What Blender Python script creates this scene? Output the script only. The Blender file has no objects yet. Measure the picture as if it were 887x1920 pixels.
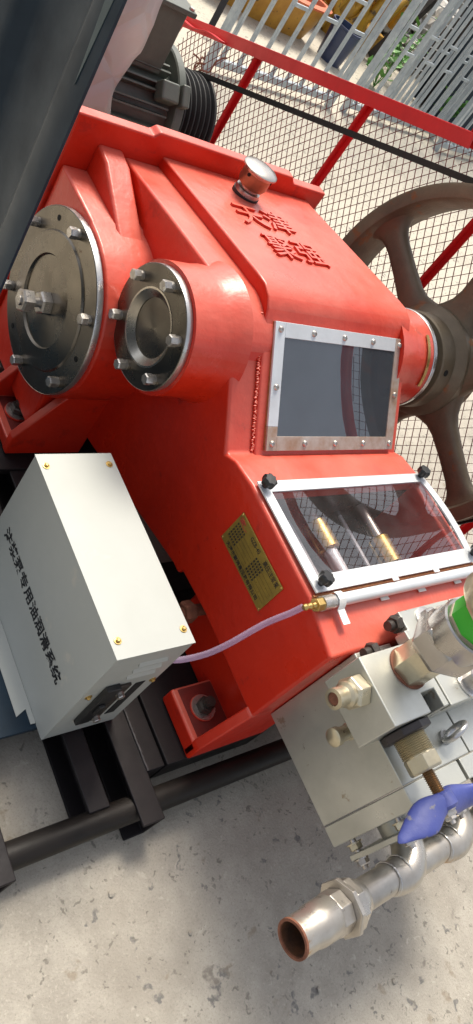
import bpy, math, random
from mathutils import Vector, Matrix
random.seed(7)
sc = bpy.context.scene
col = sc.collection
R_ = math.radians

# ------------------------------------------------------------------ camera
cam_d = bpy.data.cameras.new('camera'); cam = bpy.data.objects.new('camera', cam_d); col.objects.link(cam)
CR, CD, CF = Vector((0.743, -0.419, 0.522)), Vector((-0.063, -0.820, -0.568)), Vector((0.667, 0.389, -0.636))
CF.normalize(); CR = (CR - CF * CR.dot(CF)).normalized(); CD = CF.cross(CR)
m = Matrix((CR, -CD, -CF)).transposed().to_4x4(); m.translation = Vector((0, 0, 1.75))
cam.matrix_world = m
cam_d.sensor_fit = 'VERTICAL'; cam_d.sensor_height = 36.0; cam_d.sensor_width = 36.0 * 473 / 1024
cam_d.lens = 1423.58 / 1920 * 36.0
cam_d.clip_start = 0.02; cam_d.clip_end = 500
sc.camera = cam
# ------------------------------------------------------------------ light
SUN = Vector((0.20, 0.50, 0.85)).normalized()
w = bpy.data.worlds.new('World'); sc.world = w; w.use_nodes = True
nt = w.node_tree; bg = nt.nodes['Background']
sky = nt.nodes.new('ShaderNodeTexSky'); sky.sky_type = 'NISHITA'; sky.sun_disc = False
sky.sun_elevation = math.asin(SUN.z); sky.sun_rotation = math.atan2(SUN.x, SUN.y)
sky.dust_density = 4.0; sky.air_density = 1.0
hsv = nt.nodes.new('ShaderNodeHueSaturation'); hsv.inputs['Saturation'].default_value = 0.40   # hazy, milky sky
nt.links.new(sky.outputs[0], hsv.inputs['Color']); nt.links.new(hsv.outputs[0], bg.inputs[0]); bg.inputs[1].default_value = 0.135
sd = bpy.data.lights.new('sun', 'SUN'); so = bpy.data.objects.new('sun', sd); col.objects.link(so)
sd.energy = 2.4; sd.angle = R_(20.0); sd.color = (1.0, 0.92, 0.78)
so.rotation_euler = (-SUN).to_track_quat('-Z', 'Y').to_euler(); so.location = (3, 3, 6)
sc.view_settings.view_transform = 'Standard'; sc.view_settings.look = 'None'
sc.view_settings.exposure = 0.76; sc.view_settings.gamma = 1.0
sc.cycles.use_denoising = True
sc.cycles.max_bounces = 8; sc.cycles.transparent_max_bounces = 12

# ------------------------------------------------------------------ materials
def _n(t, typ, **kw):
    n = t.nodes.new(typ)
    for k, v in kw.items(): setattr(n, k, v)
    return n
def M(name, c, c2=None, rough=0.5, metal=0.0, nscale=9.0, bump=0.12, bscale=90.0, spots=None, rvar=0.12,
      coat=0.0, spec=0.5, stretch=(1, 1, 1), dist=0.004, spots2=None, top_sheen=0.0):
    mt = bpy.data.materials.new(name); mt.use_nodes = True
    t = mt.node_tree; L = t.links.new; b = t.nodes['Principled BSDF']
    geo = _n(t, 'ShaderNodeNewGeometry'); mp = _n(t, 'ShaderNodeMapping'); mp.inputs['Scale'].default_value = stretch
    L(geo.outputs['Position'], mp.inputs[0])
    n1 = _n(t, 'ShaderNodeTexNoise'); n1.inputs['Scale'].default_value = nscale; n1.inputs['Detail'].default_value = 5; n1.inputs['Roughness'].default_value = .6
    L(mp.outputs[0], n1.inputs[0])
    if c2 is None: c2 = tuple(x * 0.8 for x in c)
    mx = _n(t, 'ShaderNodeMix', data_type='RGBA')
    rp = _n(t, 'ShaderNodeMapRange'); rp.inputs[1].default_value = .32; rp.inputs[2].default_value = .68
    L(n1.outputs[0], rp.inputs[0]); L(rp.outputs[0], mx.inputs[0])
    mx.inputs[6].default_value = (*c, 1); mx.inputs[7].default_value = (*c2, 1)
    out = mx.outputs[2]
    ro = _n(t, 'ShaderNodeMapRange'); L(n1.outputs[0], ro.inputs[0])
    ro.inputs[1].default_value = .3; ro.inputs[2].default_value = .7
    ro.inputs[3].default_value = max(.03, rough - rvar); ro.inputs[4].default_value = min(1, rough + rvar)
    for sp in (spots, spots2):
        if sp:
            scol, ssc, th = sp
            n2 = _n(t, 'ShaderNodeTexNoise'); n2.inputs['Scale'].default_value = ssc; n2.inputs['Detail'].default_value = 6; n2.inputs['Roughness'].default_value = .65
            L(mp.outputs[0], n2.inputs[0])
            r2 = _n(t, 'ShaderNodeMapRange'); r2.inputs[1].default_value = th; r2.inputs[2].default_value = th + .05; L(n2.outputs[0], r2.inputs[0])
            m2 = _n(t, 'ShaderNodeMix', data_type='RGBA'); L(r2.outputs[0], m2.inputs[0]); L(out, m2.inputs[6]); m2.inputs[7].default_value = (*scol, 1)
            out = m2.outputs[2]
    if top_sheen:   # sky sheen on upward faces, mixed into the paint as a pale tone
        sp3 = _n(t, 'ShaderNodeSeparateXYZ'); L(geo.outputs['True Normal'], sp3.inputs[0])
        d1 = _n(t, 'ShaderNodeMapRange'); d1.inputs[1].default_value = .15; d1.inputs[2].default_value = .95; d1.inputs[4].default_value = top_sheen; L(sp3.outputs[2], d1.inputs[0])
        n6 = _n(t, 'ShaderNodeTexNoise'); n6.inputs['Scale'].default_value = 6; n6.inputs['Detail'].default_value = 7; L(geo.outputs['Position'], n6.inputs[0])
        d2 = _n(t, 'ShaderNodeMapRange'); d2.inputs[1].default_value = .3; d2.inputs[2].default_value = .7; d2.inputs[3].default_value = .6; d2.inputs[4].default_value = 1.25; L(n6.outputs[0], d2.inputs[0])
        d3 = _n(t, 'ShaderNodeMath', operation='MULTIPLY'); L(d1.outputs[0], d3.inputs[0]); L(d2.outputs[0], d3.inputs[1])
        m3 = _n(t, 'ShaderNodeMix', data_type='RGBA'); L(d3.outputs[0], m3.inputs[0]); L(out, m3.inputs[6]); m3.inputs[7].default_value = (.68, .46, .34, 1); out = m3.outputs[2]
    L(out, b.inputs['Base Color']); L(ro.outputs[0], b.inputs['Roughness'])
    b.inputs['Metallic'].default_value = metal
    b.inputs['Coat Weight'].default_value = coat; b.inputs['Coat Roughness'].default_value = .2
    b.inputs['Specular IOR Level'].default_value = spec
    if bump:
        n3 = _n(t, 'ShaderNodeTexNoise'); n3.inputs['Scale'].default_value = bscale; n3.inputs['Detail'].default_value = 4
        L(mp.outputs[0], n3.inputs[0])
        bp = _n(t, 'ShaderNodeBump'); bp.inputs['Strength'].default_value = bump; bp.inputs['Distance'].default_value = dist
        L(n3.outputs[0], bp.inputs['Height']); L(bp.outputs[0], b.inputs['Normal'])
    return mt
def glass(name, tint, ior, rough=.01, body=None, vary=.5):
    mt = bpy.data.materials.new(name); mt.use_nodes = True; t = mt.node_tree; L = t.links.new
    t.nodes.remove(t.nodes['Principled BSDF']); o = t.nodes['Material Output']
    f0 = _n(t, 'ShaderNodeFresnel'); f0.inputs[0].default_value = ior
    gb_ = _n(t, 'ShaderNodeNewGeometry'); iv = _n(t, 'ShaderNodeMath', operation='SUBTRACT'); iv.inputs[0].default_value = 1.0; L(gb_.outputs['Backfacing'], iv.inputs[1])
    f = _n(t, 'ShaderNodeMath', operation='MULTIPLY'); L(f0.outputs[0], f.inputs[0]); L(iv.outputs[0], f.inputs[1])
    g = _n(t, 'ShaderNodeBsdfGlossy'); g.inputs['Roughness'].default_value = rough
    geo = _n(t, 'ShaderNodeNewGeometry'); n = _n(t, 'ShaderNodeTexNoise'); n.inputs['Scale'].default_value = 7
    L(geo.outputs['Position'], n.inputs[0]); bp = _n(t, 'ShaderNodeBump'); bp.inputs['Strength'].default_value = .04; bp.inputs['Distance'].default_value = .004
    L(n.outputs[0], bp.inputs['Height']); L(bp.outputs[0], g.inputs['Normal'])
    tr = _n(t, 'ShaderNodeBsdfTransparent'); tr.inputs[0].default_value = (*tint, 1)
    base = tr.outputs[0]
    if body:
        d = _n(t, 'ShaderNodeBsdfDiffuse'); d.inputs[0].default_value = (*body[0], 1)
        ms = _n(t, 'ShaderNodeMixShader'); ms.inputs[0].default_value = body[1]
        n5 = _n(t, 'ShaderNodeTexNoise'); n5.inputs['Scale'].default_value = 14; n5.inputs['Detail'].default_value = 6; L(geo.outputs['Position'], n5.inputs[0])
        mr = _n(t, 'ShaderNodeMapRange'); mr.inputs[1].default_value = .35; mr.inputs[2].default_value = .75; mr.inputs[3].default_value = body[1] * (1 - vary); mr.inputs[4].default_value = min(1, body[1] * (1 + vary))
        L(n5.outputs[0], mr.inputs[0]); L(mr.outputs[0], ms.inputs[0])
        L(base, ms.inputs[1]); L(d.outputs[0], ms.inputs[2]); base = ms.outputs[0]
    mx = _n(t, 'ShaderNodeMixShader'); L(f.outputs[0], mx.inputs[0]); L(base, mx.inputs[1]); L(g.outputs[0], mx.inputs[2])
    L(mx.outputs[0], o.inputs[0]); return mt

RED = M('red_enamel', (.62, .025, .007), (.54, .018, .005), rough=.36, spec=.4, top_sheen=.22, nscale=5, bump=.5, bscale=22, dist=.006, spots=((.10, .012, .01), 52, .715), spots2=((.44, .016, .006), 10, .62), coat=.12, rvar=.12)
GUARD = M('guard_red', (.72, .016, .018), (.60, .012, .014), rough=.42, bump=.15, spots=((.10, .02, .02), 60, .74))
FLANGE0 = M('turned_dark_steel', (.165, .145, .118), (.10, .088, .072), rough=.36, metal=.75, nscale=6, bump=.05, bscale=200, spots=((.05, .03, .02), 30, .72))
STEEL = M('bright_steel', (.62, .61, .60), (.48, .47, .45), rough=.32, metal=.9, nscale=20, bump=.06, bscale=160)
BOLT = M('bolt_steel', (.60, .57, .53), (.40, .36, .32), rough=.34, metal=.85, nscale=60, bump=.1, bscale=220)
DBOLT = M('dark_bolt', (.09, .075, .065), (.045, .038, .033), rough=.45, metal=.6, nscale=60)
ALU = M('aluminium_strip', (.72, .74, .75), (.60, .62, .63), rough=.40, metal=.35, nscale=10, bump=.05, bscale=140)
RUSTALU = M('stained_strip', (.55, .49, .44), (.34, .20, .12), rough=.45, metal=.4, nscale=16, bump=.08, bscale=140)
GASKET = M('orange_gasket', (.42, .16, .05), (.26, .09, .03), rough=.7, nscale=60, bump=.3, bscale=150)
BRASS = M('brass', (.66, .46, .17), (.45, .30, .10), rough=.33, metal=.9, nscale=40)
PLATE = M('nameplate_brass', (.42, .30, .06), (.28, .20, .045), rough=.36, metal=.55, nscale=30, bump=.08, bscale=120)
MESHRED = M('mesh_shaded_red', (.20, .014, .012), (.12, .010, .010), rough=.5, bump=0)  # guard red darkened so the wires' backlit look sits in the colour
IRON = M('cast_iron_brown', (.165, .128, .080), (.105, .082, .054), rough=.55, metal=.25, nscale=7, bump=.25, bscale=120, spots=((.20, .085, .032), 9, .60))
BLOCK = M('zinc_block', (.56, .56, .51), (.46, .46, .41), rough=.38, metal=.70, nscale=7, bump=.06, bscale=220, spots=((.36, .31, .24), 18, .655), spots2=((.17, .13, .10), 44, .70))
FIT = M('plated_fitting', (.60, .53, .38), (.48, .42, .29), rough=.32, metal=.75, nscale=18, rvar=.06, spots=((.26, .18, .11), 40, .73))
UNION = M('union_steel', (.46, .43, .39), (.38, .35, .32), rough=.28, metal=.9, nscale=10, rvar=.05, bump=.03)
INOX = M('weathered_inox', (.56, .52, .46), (.40, .36, .31), rough=.33, metal=.8, nscale=14, spots=((.42, .25, .11), 9, .62), spots2=((.26, .21, .17), 30, .66), bump=.12, bscale=60)
RUST = M('rust', (.23, .085, .045), (.12, .045, .025), rough=.85, nscale=40, bump=.5, bscale=160)
BLACKN = M('black_nut', (.035, .030, .030), (.06, .05, .05), rough=.45, metal=.4)
KNOB = M('black_plastic', (.010, .010, .011), (.018, .018, .018), rough=.38, bump=.03)
BLUE = M('blue_handle', (.045, .065, .27), (.075, .090, .29), rough=.45, nscale=18, spots=((.20, .19, .21), 30, .60), spots2=((.12, .08, .06), 16, .66), bump=.3, bscale=60)
GREEN = M('green_stripe', (.02, .36, .02), (.05, .42, .02), rough=.5)
GREY = M('grey_sheet', (.40, .41, .38), (.365, .375, .345), rough=.38, nscale=4, bump=.10, bscale=5, dist=.012, spots=((.30, .29, .26), 60, .785), spots2=((.43, .42, .37), 8, .64))
PRINT = M('black_print', (.012, .012, .014), rough=.6, bump=0)
REDPRINT = M('red_print', (.45, .02, .02), rough=.6, bump=0)
SKID = M('skid_steel', (.017, .014, .0145), (.010, .008, .009), rough=.50, spec=.2, metal=.0, nscale=10, bump=.2, bscale=40, spots=((.10, .055, .035), 14, .72))
TUBE = M('black_tube', (.011, .009, .008), (.017, .014, .012), rough=.48, spec=.22, nscale=14, bump=.12)
SLATE = M('slate_paint', (.015, .032, .050), (.008, .016, .026), rough=.40, spec=.18, nscale=5, bump=.12, bscale=16, spots=((.22, .15, .03), 30, .74), spots2=((.05, .03, .02), 11, .68))
MOTOR = M('motor_grey', (.105, .115, .095), (.075, .083, .068), rough=.42, nscale=9)
RUBBER = M('black_rubber', (.012, .012, .012), (.02, .02, .019), rough=.6)
GALV = M('galvanised', (.42, .47, .50), (.32, .36, .39), rough=.42, metal=.35, nscale=14, spots=((.28, .24, .20), 12, .70))
WHITE = M('white_plastic', (.80, .80, .78), rough=.5)
WHITEM = M('white_rod', (.85, .85, .87), rough=.25, metal=.3)
OCHRE = M('ochre_tub', (.52, .27, .035), (.40, .19, .03), rough=.5, spots=((.10, .07, .03), 12, .62))
TUBRIM = M('terracotta_rim', (.62, .15, .055), (.5, .11, .04), rough=.5)
MUD = M('dry_mud', (.30, .22, .08), (.10, .08, .05), rough=.9, nscale=5)
NAVY = M('navy_plastic', (.022, .035, .085), (.03, .045, .10), rough=.4)
YEL = M('yellow_casting', (.55, .30, .02), (.38, .20, .02), rough=.5, spots=((.12, .07, .03), 9, .58))
STONE = M('pale_rubble', (.60, .58, .53), (.42, .39, .35), rough=.9, nscale=14, bump=.4)
DARKWOOD = M('dark_timber', (.055, .040, .032), (.03, .024, .02), rough=.8, nscale=8)
LEAF = M('leaf_green', (.060, .20, .025), (.10, .28, .04), rough=.5, nscale=20)
HOLE = M('dark_hole', (.006, .006, .006), rough=.9, bump=0)
PINK = M('faded_board', (.36, .27, .26), (.28, .2, .2), rough=.8)
PANE = glass('acrylic_pane', (.95, .93, .93), 1.95, body=((.30, .30, .31), .04))
PANE2 = glass('dark_window_pane', (.08, .09, .11), 2.3, body=((.085, .10, .12), .55), vary=.12)
def film_mat():
    mt = bpy.data.materials.new('plastic_film'); mt.use_nodes = True; t = mt.node_tree; L = t.links.new
    b = t.nodes['Principled BSDF']; b.inputs['Base Color'].default_value = (.60, .55, .53, 1); b.inputs['Roughness'].default_value = .28
    gq = _n(t, 'ShaderNodeNewGeometry'); nq = _n(t, 'ShaderNodeTexVoronoi', feature='DISTANCE_TO_EDGE'); nq.inputs['Scale'].default_value = 5.5; L(gq.outputs['Position'], nq.inputs[0])
    rq = _n(t, 'ShaderNodeMapRange'); rq.inputs[2].default_value = .10; L(nq.outputs[0], rq.inputs[0]); bq = _n(t, 'ShaderNodeBump'); bq.inputs['Strength'].default_value = .55; bq.inputs['Distance'].default_value = .02; L(rq.outputs[0], bq.inputs['Height']); L(bq.outputs[0], b.inputs['Normal'])
    o = t.nodes['Material Output']; tr = _n(t, 'ShaderNodeBsdfTransparent'); tl = _n(t, 'ShaderNodeBsdfTranslucent'); tl.inputs[0].default_value = (.62, .57, .55, 1)
    a = _n(t, 'ShaderNodeMixShader'); a.inputs[0].default_value = .35; L(b.outputs[0], a.inputs[1]); L(tl.outputs[0], a.inputs[2])
    c = _n(t, 'ShaderNodeMixShader'); c.inputs[0].default_value = .22; L(a.outputs[0], c.inputs[1]); L(tr.outputs[0], c.inputs[2]); L(c.outputs[0], o.inputs[0])
    return mt
FILM = film_mat()
def hose_mat():
    mt = bpy.data.materials.new('clear_hose'); mt.use_nodes = True; t = mt.node_tree; L = t.links.new
    b = t.nodes['Principled BSDF']; b.inputs['Base Color'].default_value = (.52, .42, .56, 1); b.inputs['Roughness'].default_value = .18
    o = t.nodes['Material Output']; tr = _n(t, 'ShaderNodeBsdfTransparent'); tr.inputs[0].default_value = (.86, .72, .86, 1)
    c = _n(t, 'ShaderNodeMixShader'); c.inputs[0].default_value = .60; L(b.outputs[0], c.inputs[1]); L(tr.outputs[0], c.inputs[2]); L(c.outputs[0], o.inputs[0])
    return mt
HOSE = hose_mat()
def ground_mat():
    mt = bpy.data.materials.new('concrete_ground'); mt.use_nodes = True; t = mt.node_tree; L = t.links.new; b = t.nodes['Principled BSDF']
    geo = _n(t, 'ShaderNodeNewGeometry')
    def noise(s, d=6, r=.6):
        n = _n(t, 'ShaderNodeTexNoise'); n.inputs['Scale'].default_value = s; n.inputs['Detail'].default_value = d; n.inputs['Roughness'].default_value = r; L(geo.outputs['Position'], n.inputs[0]); return n
    def rng(src, a, c, o0=0., o1=1.):
        r = _n(t, 'ShaderNodeMapRange'); r.inputs[1].default_value = a; r.inputs[2].default_value = c; r.inputs[3].default_value = o0; r.inputs[4].default_value = o1; L(src, r.inputs[0]); return r.outputs[0]
    def mix(fac, A, B):
        x = _n(t, 'ShaderNodeMix', data_type='RGBA'); L(fac, x.inputs[0])
        for i, v in ((6, A), (7, B)):
            if isinstance(v, tuple): x.inputs[i].default_value = (*v, 1)
            else: L(v, x.inputs[i])
        return x.outputs[2]
    sx = _n(t, 'ShaderNodeSeparateXYZ'); L(geo.outputs['Position'], sx.inputs[0])
    n1 = noise(2.2); n2 = noise(11); n3 = noise(45, 5, .7)
    c = mix(rng(n1.outputs[0], .35, .65), (.355, .325, .272), (.29, .263, .22))
    c = mix(rng(n2.outputs[0], .42, .72), c, (.40, .368, .31))
    c = mix(rng(n3.outputs[0], .56, .72, 0, .5), c, (.23, .205, .17))
    n7 = noise(190, 3, .7); c = mix(rng(n7.outputs[0], .52, .68, 0, .45), c, (.19, .165, .135)); n8 = noise(120, 3, .7); c = mix(rng(n8.outputs[0], .56, .70, 0, .5), c, (.46, .42, .35))
    # sunlit brightness of the yard beyond the skid put into the colour, uneven border
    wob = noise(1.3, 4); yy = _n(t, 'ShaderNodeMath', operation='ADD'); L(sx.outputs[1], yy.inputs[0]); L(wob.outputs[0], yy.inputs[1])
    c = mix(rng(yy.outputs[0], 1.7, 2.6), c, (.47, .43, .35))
    st_ = noise(1.7, 5); c = mix(rng(st_.outputs[0], .56, .70, 0, .35), c, (.19, .165, .135))
    # aggregate chips
    wn = noise(22, 3)
    mxv = _n(t, 'ShaderNodeMix', data_type='RGBA'); mxv.inputs[0].default_value = .10; L(geo.outputs['Position'], mxv.inputs[6]); L(wn.outputs[1], mxv.inputs[7])
    for sc_, th, pr, colr in ((30, .26, .84, (.12, .115, .11)), (55, .28, .82, (.16, .145, .12)), (16, .19, .88, (.17, .15, .125)), (22, .22, .88, (.24, .20, .15)), (38, .20, .84, (.42, .385, .325))):
        v = _n(t, 'ShaderNodeTexVoronoi'); v.inputs['Scale'].default_value = sc_; L(mxv.outputs[2], v.inputs[0])
        sp = _n(t, 'ShaderNodeSeparateColor'); L(v.outputs['Color'], sp.inputs[0])
        a = rng(v.outputs['Distance'], th - .04, th + .12, .85, 0); q = rng(sp.outputs[0], pr, pr + .02)
        mm = _n(t, 'ShaderNodeMath', operation='MULTIPLY'); L(a, mm.inputs[0]); L(q, mm.inputs[1])
        n4 = _n(t, 'ShaderNodeMath', operation='MULTIPLY'); L(mm.outputs[0], n4.inputs[0]); L(rng(n3.outputs[0], .30, .52), n4.inputs[1])
        c = mix(n4.outputs[0], c, colr)
    L(c, b.inputs['Base Color']); b.inputs['Roughness'].default_value = .85
    ad = _n(t, 'ShaderNodeMath', operation='ADD'); L(n2.outputs[0], ad.inputs[0]); L(n8.outputs[0], ad.inputs[1])
    bp = _n(t, 'ShaderNodeBump'); bp.inputs['Strength'].default_value = .45; bp.inputs['Distance'].default_value = .006; L(ad.outputs[0], bp.inputs['Height']); L(bp.outputs[0], b.inputs['Normal'])
    return mt
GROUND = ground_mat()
SHADE_GRIME = M('shaded_grimy_red', (.20, .018, .012), (.11, .014, .011), rough=.5, nscale=16, bump=.2)  # dark red for the foot tops: corner shade and grime in one colour
TEAL = M('lit_slate_edge', (.060, .088, .095), (.045, .065, .07), rough=.45)  # slate made lighter to paint in sky light on the edge
def turned(name, c, rough, aniso):
    mt = M(name, c, tuple(x * .72 for x in c), rough=rough, metal=1.0, nscale=7, bump=.03, bscale=200, rvar=.07, spots=((.09, .06, .04), 24, .70)); t = mt.node_tree
    tg = _n(t, 'ShaderNodeTangent', direction_type='RADIAL', axis='X'); b = t.nodes['Principled BSDF']
    b.inputs['Anisotropic'].default_value = aniso; t.links.new(tg.outputs[0], b.inputs['Tangent']); return mt
FLANGE = turned('turned_dark_steel', (.21, .187, .155), .28, .85)
TURNED = turned('lit_turned_steel', (.60, .55, .47), .25, .7)
BORE = M('shaded_rusty_bore', (.12, .045, .015), (.035, .018, .010), rough=.8, nscale=22, bump=.5, bscale=120)  # rust darkened so the shade inside the pipe sits in the colour

# ------------------------------------------------------------------ helpers
def frame_for(d):
    d = Vector(d).normalized(); a = Vector((0, 0, 1)) if abs(d.z) < .9 else Vector((1, 0, 0))
    u = d.cross(a).normalized(); v = d.cross(u).normalized(); return u, v, d
class MB:
    def __init__(s): s.v = []; s.f = []
    def add(s, vs, fs):
        o = len(s.v); s.v += [tuple(p) for p in vs]; s.f += [tuple(i + o for i in f) for f in fs]; return s
    def box(s, x0, x1, y0, y1, z0, z1):
        return s.add([(x, y, z) for x in (x0, x1) for y in (y0, y1) for z in (z0, z1)],
                     [(0, 1, 3, 2), (4, 6, 7, 5), (0, 4, 5, 1), (2, 3, 7, 6), (0, 2, 6, 4), (1, 5, 7, 3)])
    def prism(s, pts, axis, a0, a1, caps=True):
        def P(q, a):
            if axis == 'x': return (a, q[0], q[1])
            if axis == 'y': return (q[0], a, q[1])
            return (q[0], q[1], a)
        n = len(pts); vs = [P(q, a0) for q in pts] + [P(q, a1) for q in pts]
        fs = [(i, (i + 1) % n, n + (i + 1) % n, n + i) for i in range(n)]
        if caps: fs += [tuple(range(n - 1, -1, -1)), tuple(range(n, 2 * n))]
        return s.add(vs, fs)
    def lathe(s, prof, org, d, seg=32, closed=False, phase=0.0, cap=True):
        u, v, d = frame_for(d); org = Vector(org); vs = []; n = len(prof)
        for k in range(seg):
            a = 2 * math.pi * k / seg + phase; e = u * math.cos(a) + v * math.sin(a)
            vs += [org + d * h + e * r for r, h in prof]
        fs = []
        for k in range(seg):
            k2 = (k + 1) % seg
            for i in range(n if closed else n - 1):
                j = (i + 1) % n; fs.append((k * n + i, k2 * n + i, k2 * n + j, k * n + j))
        if not closed and cap:
            if prof[0][0] > 1e-6: fs.append(tuple(k * n for k in range(seg - 1, -1, -1)))
            if prof[-1][0] > 1e-6: fs.append(tuple(k * n + n - 1 for k in range(seg)))
        return s.add(vs, fs)
    def cyl(s, p0, p1, r0, r1=None, seg=24, phase=0.0):
        p0 = Vector(p0); p1 = Vector(p1); r1 = r0 if r1 is None else r1
        return s.lathe([(r0, 0), (r1, (p1 - p0).length)], p0, p1 - p0, seg, phase=phase)
    def tube(s, path, r, seg=12, ri=None):
        path = [Vector(p) for p in path]; rs = r if isinstance(r, (list, tuple)) else [r] * len(path)
        vs = []; pu = None
        for i, p in enumerate(path):
            t = (path[min(i + 1, len(path) - 1)] - path[max(i - 1, 0)]).normalized()
            if pu is None: u, v, _ = frame_for(t)
            else: u = (pu - t * pu.dot(t)).normalized(); v = t.cross(u)
            pu = u
            if i == 0: v = t.cross(u)
            for k in range(seg):
                a = 2 * math.pi * k / seg; vs.append(p + (u * math.cos(a) + v * math.sin(a)) * rs[i])
        fs = [(i * seg + k, i * seg + (k + 1) % seg, (i + 1) * seg + (k + 1) % seg, (i + 1) * seg + k) for i in range(len(path) - 1) for k in range(seg)]
        fs += [tuple(range(seg - 1, -1, -1)), tuple((len(path) - 1) * seg + k for k in range(seg))]
        return s.add(vs, fs)
    def bar(s, p0, p1, wd, ht, up=(0, 0, 1)):
        p0 = Vector(p0); p1 = Vector(p1); d = (p1 - p0).normalized(); a = Vector(up); sd_ = d.cross(a).normalized(); a = sd_.cross(d)
        vs = [p + sd_ * (i * wd / 2) + a * (j * ht / 2) for p in (p0, p1) for i, j in ((-1, -1), (1, -1), (1, 1), (-1, 1))]
        return s.add(vs, [(0, 1, 2, 3), (7, 6, 5, 4), (0, 4, 5, 1), (1, 5, 6, 2), (2, 6, 7, 3), (3, 7, 4, 0)])
    def mesh(s, name, ang=32):
        me = bpy.data.meshes.new(name); me.from_pydata(s.v, [], s.f)
        import bmesh
        bm = bmesh.new(); bm.from_mesh(me); bmesh.ops.recalc_face_normals(bm, faces=bm.faces); bm.to_mesh(me); bm.free()
        if ang:
            me.polygons.foreach_set('use_smooth', [True] * len(me.polygons)); me.set_sharp_from_angle(angle=R_(ang))
        return me
WL = {}
def put(name, me, mt, parent=None, loc=(0, 0, 0), rot=None, bevel=0, seg=2):
    o = bpy.data.objects.new(name, me); col.objects.link(o)
    if mt and not me.materials: me.materials.append(mt)
    loc = Vector(loc); base = WL[parent.name] if parent else Vector((0, 0, 0))
    o.parent = parent; o.location = loc - base; WL[o.name] = loc
    if rot is not None: o.rotation_mode = 'QUATERNION'; o.rotation_quaternion = rot
    if bevel:
        md = o.modifiers.new('bevel', 'BEVEL'); md.width = bevel; md.segments = seg; md.limit_method = 'ANGLE'; md.angle_limit = R_(35)
        md.harden_normals = True
    return o
def part(name, mb, mt, parent, bevel=0, ang=32, seg=2): return put(name, mb.mesh(name, ang), mt, parent, bevel=bevel, seg=seg)
def tag(o, label, cat, group=None, kind=None):
    if label: o['label'] = label
    if cat: o['category'] = cat
    if group: o['group'] = group
    if kind or cat: o['kind'] = kind or 'thing'
    return o
def thing(name, loc, label, cat, group=None):
    o = bpy.data.objects.new(name, None); col.objects.link(o); o.location = loc; WL[o.name] = Vector(loc); o.empty_display_size = .1
    return tag(o, label, cat, group)
def qz(d):   # rotation taking +Z to d
    return Vector(d).normalized().to_track_quat('Z', 'Y')
_c = {}
def hexhead(r, h, wr=0.0, wh=0.0):
    k = ('hex', r, h, wr, wh)
    if k not in _c:
        b = MB()
        if wr: b.cyl((0, 0, 0), (0, 0, wh), wr, seg=18)
        b.lathe([(r, wh * .9), (r, wh + h * .82), (r * .86, wh + h), (0, wh + h)], (0, 0, 0), (0, 0, 1), 6)
        _c[k] = b.mesh('bolt', 25)
    return _c[k]
def bolt(parent, p, d, r, h, mt, wr=0.0, wh=0.0, name='bolt', spin=0.0):
    me = hexhead(r, h, wr, wh); key = ('m', me.name, mt.name)
    if key not in _c:
        _c[key] = me if not me.materials else me.copy()
        if not _c[key].materials: _c[key].materials.append(mt)
        else: _c[key].materials[0] = mt
    from mathutils import Quaternion
    return put(name, _c[key], None, parent, p, qz(d) @ Quaternion((0, 0, 1), spin))
def arc(cy, cz, r, a0, a1, n):
    return [(cy + r * math.cos(R_(a0 + (a1 - a0) * i / n)), cz + r * math.sin(R_(a0 + (a1 - a0) * i / n))) for i in range(n + 1)]
def text_mb(body, size, ext=0.0, off=0.0):
    c = bpy.data.curves.new('t', 'FONT'); c.body = body; c.size = size; c.extrude = ext; c.offset = off; c.resolution_u = 3
    o = bpy.data.objects.new('t', c); col.objects.link(o); bpy.context.view_layer.update()
    me = bpy.data.meshes.new_from_object(o.evaluated_get(bpy.context.evaluated_depsgraph_get()))
    vs = [v.co.copy() for v in me.vertices]; fs = [tuple(p.vertices) for p in me.polygons]
    bpy.data.objects.remove(o); bpy.data.curves.remove(c); bpy.data.meshes.remove(me)
    return vs, fs
def text_on(mb, body, size, O, U, V, ext=0.0, off=0.0, width=None):
    vs, fs = text_mb(body, size, ext, off)
    O, U, V = Vector(O), Vector(U), Vector(V); W = U.cross(V)
    x0 = min(v.x for v in vs); x1 = max(v.x for v in vs); k = (width / (x1 - x0)) if width else 1.0
    mb.add([O + U * ((v.x - x0) * k) + V * v.y + W * v.z for v in vs], fs)
    return mb

# ------------------------------------------------------------------ ground
g = MB(); N = 40
gv = [(-25 + 60 * i / N, -25 + 60 * j / N, 0) for j in range(N + 1) for i in range(N + 1)]
g.add(gv, [(j * (N + 1) + i, j * (N + 1) + i + 1, (j + 1) * (N + 1) + i + 1, (j + 1) * (N + 1) + i) for j in range(N) for i in range(N)])
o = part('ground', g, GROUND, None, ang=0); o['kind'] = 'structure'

# ------------------------------------------------------------------ skid frame
sk = thing('skid_frame', (1.0, .25, 0), 'black welded steel skid frame on the concrete under the red pump', 'skid frame')
def channel(x0, x1, y0, y1, z1=.115, t=.009, open_left=True):
    b = MB()
    if open_left: pts = [(x0, 0), (x1, 0), (x1, z1), (x0, z1), (x0, z1 - t), (x1 - t, z1 - t), (x1 - t, t), (x0, t)]
    else: pts = [(x0, 0), (x1, 0), (x1, t), (x0 + t, t), (x0 + t, z1 - t), (x1, z1 - t), (x1, z1), (x0, z1)]
    b.prism(pts, 'y', y0, y1); return b
part('channel_beam', channel(.962, 1.024, .174, 1.9), SKID, sk, bevel=.003)
part('channel_beam', channel(.85, .905, .245, 1.9, z1=.108), SKID, sk, bevel=.003)
part('channel_beam', channel(.585, .648, .172, 1.9), SKID, sk, bevel=.003)
part('channel_beam', channel(1.90, 1.96, .174, 3.2, open_left=False), SKID, sk, bevel=.003)
part('cross_tube', MB().cyl((.40, .226, .078), (2.1, .226, .078), .031, seg=28), TUBE, sk)
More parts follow.
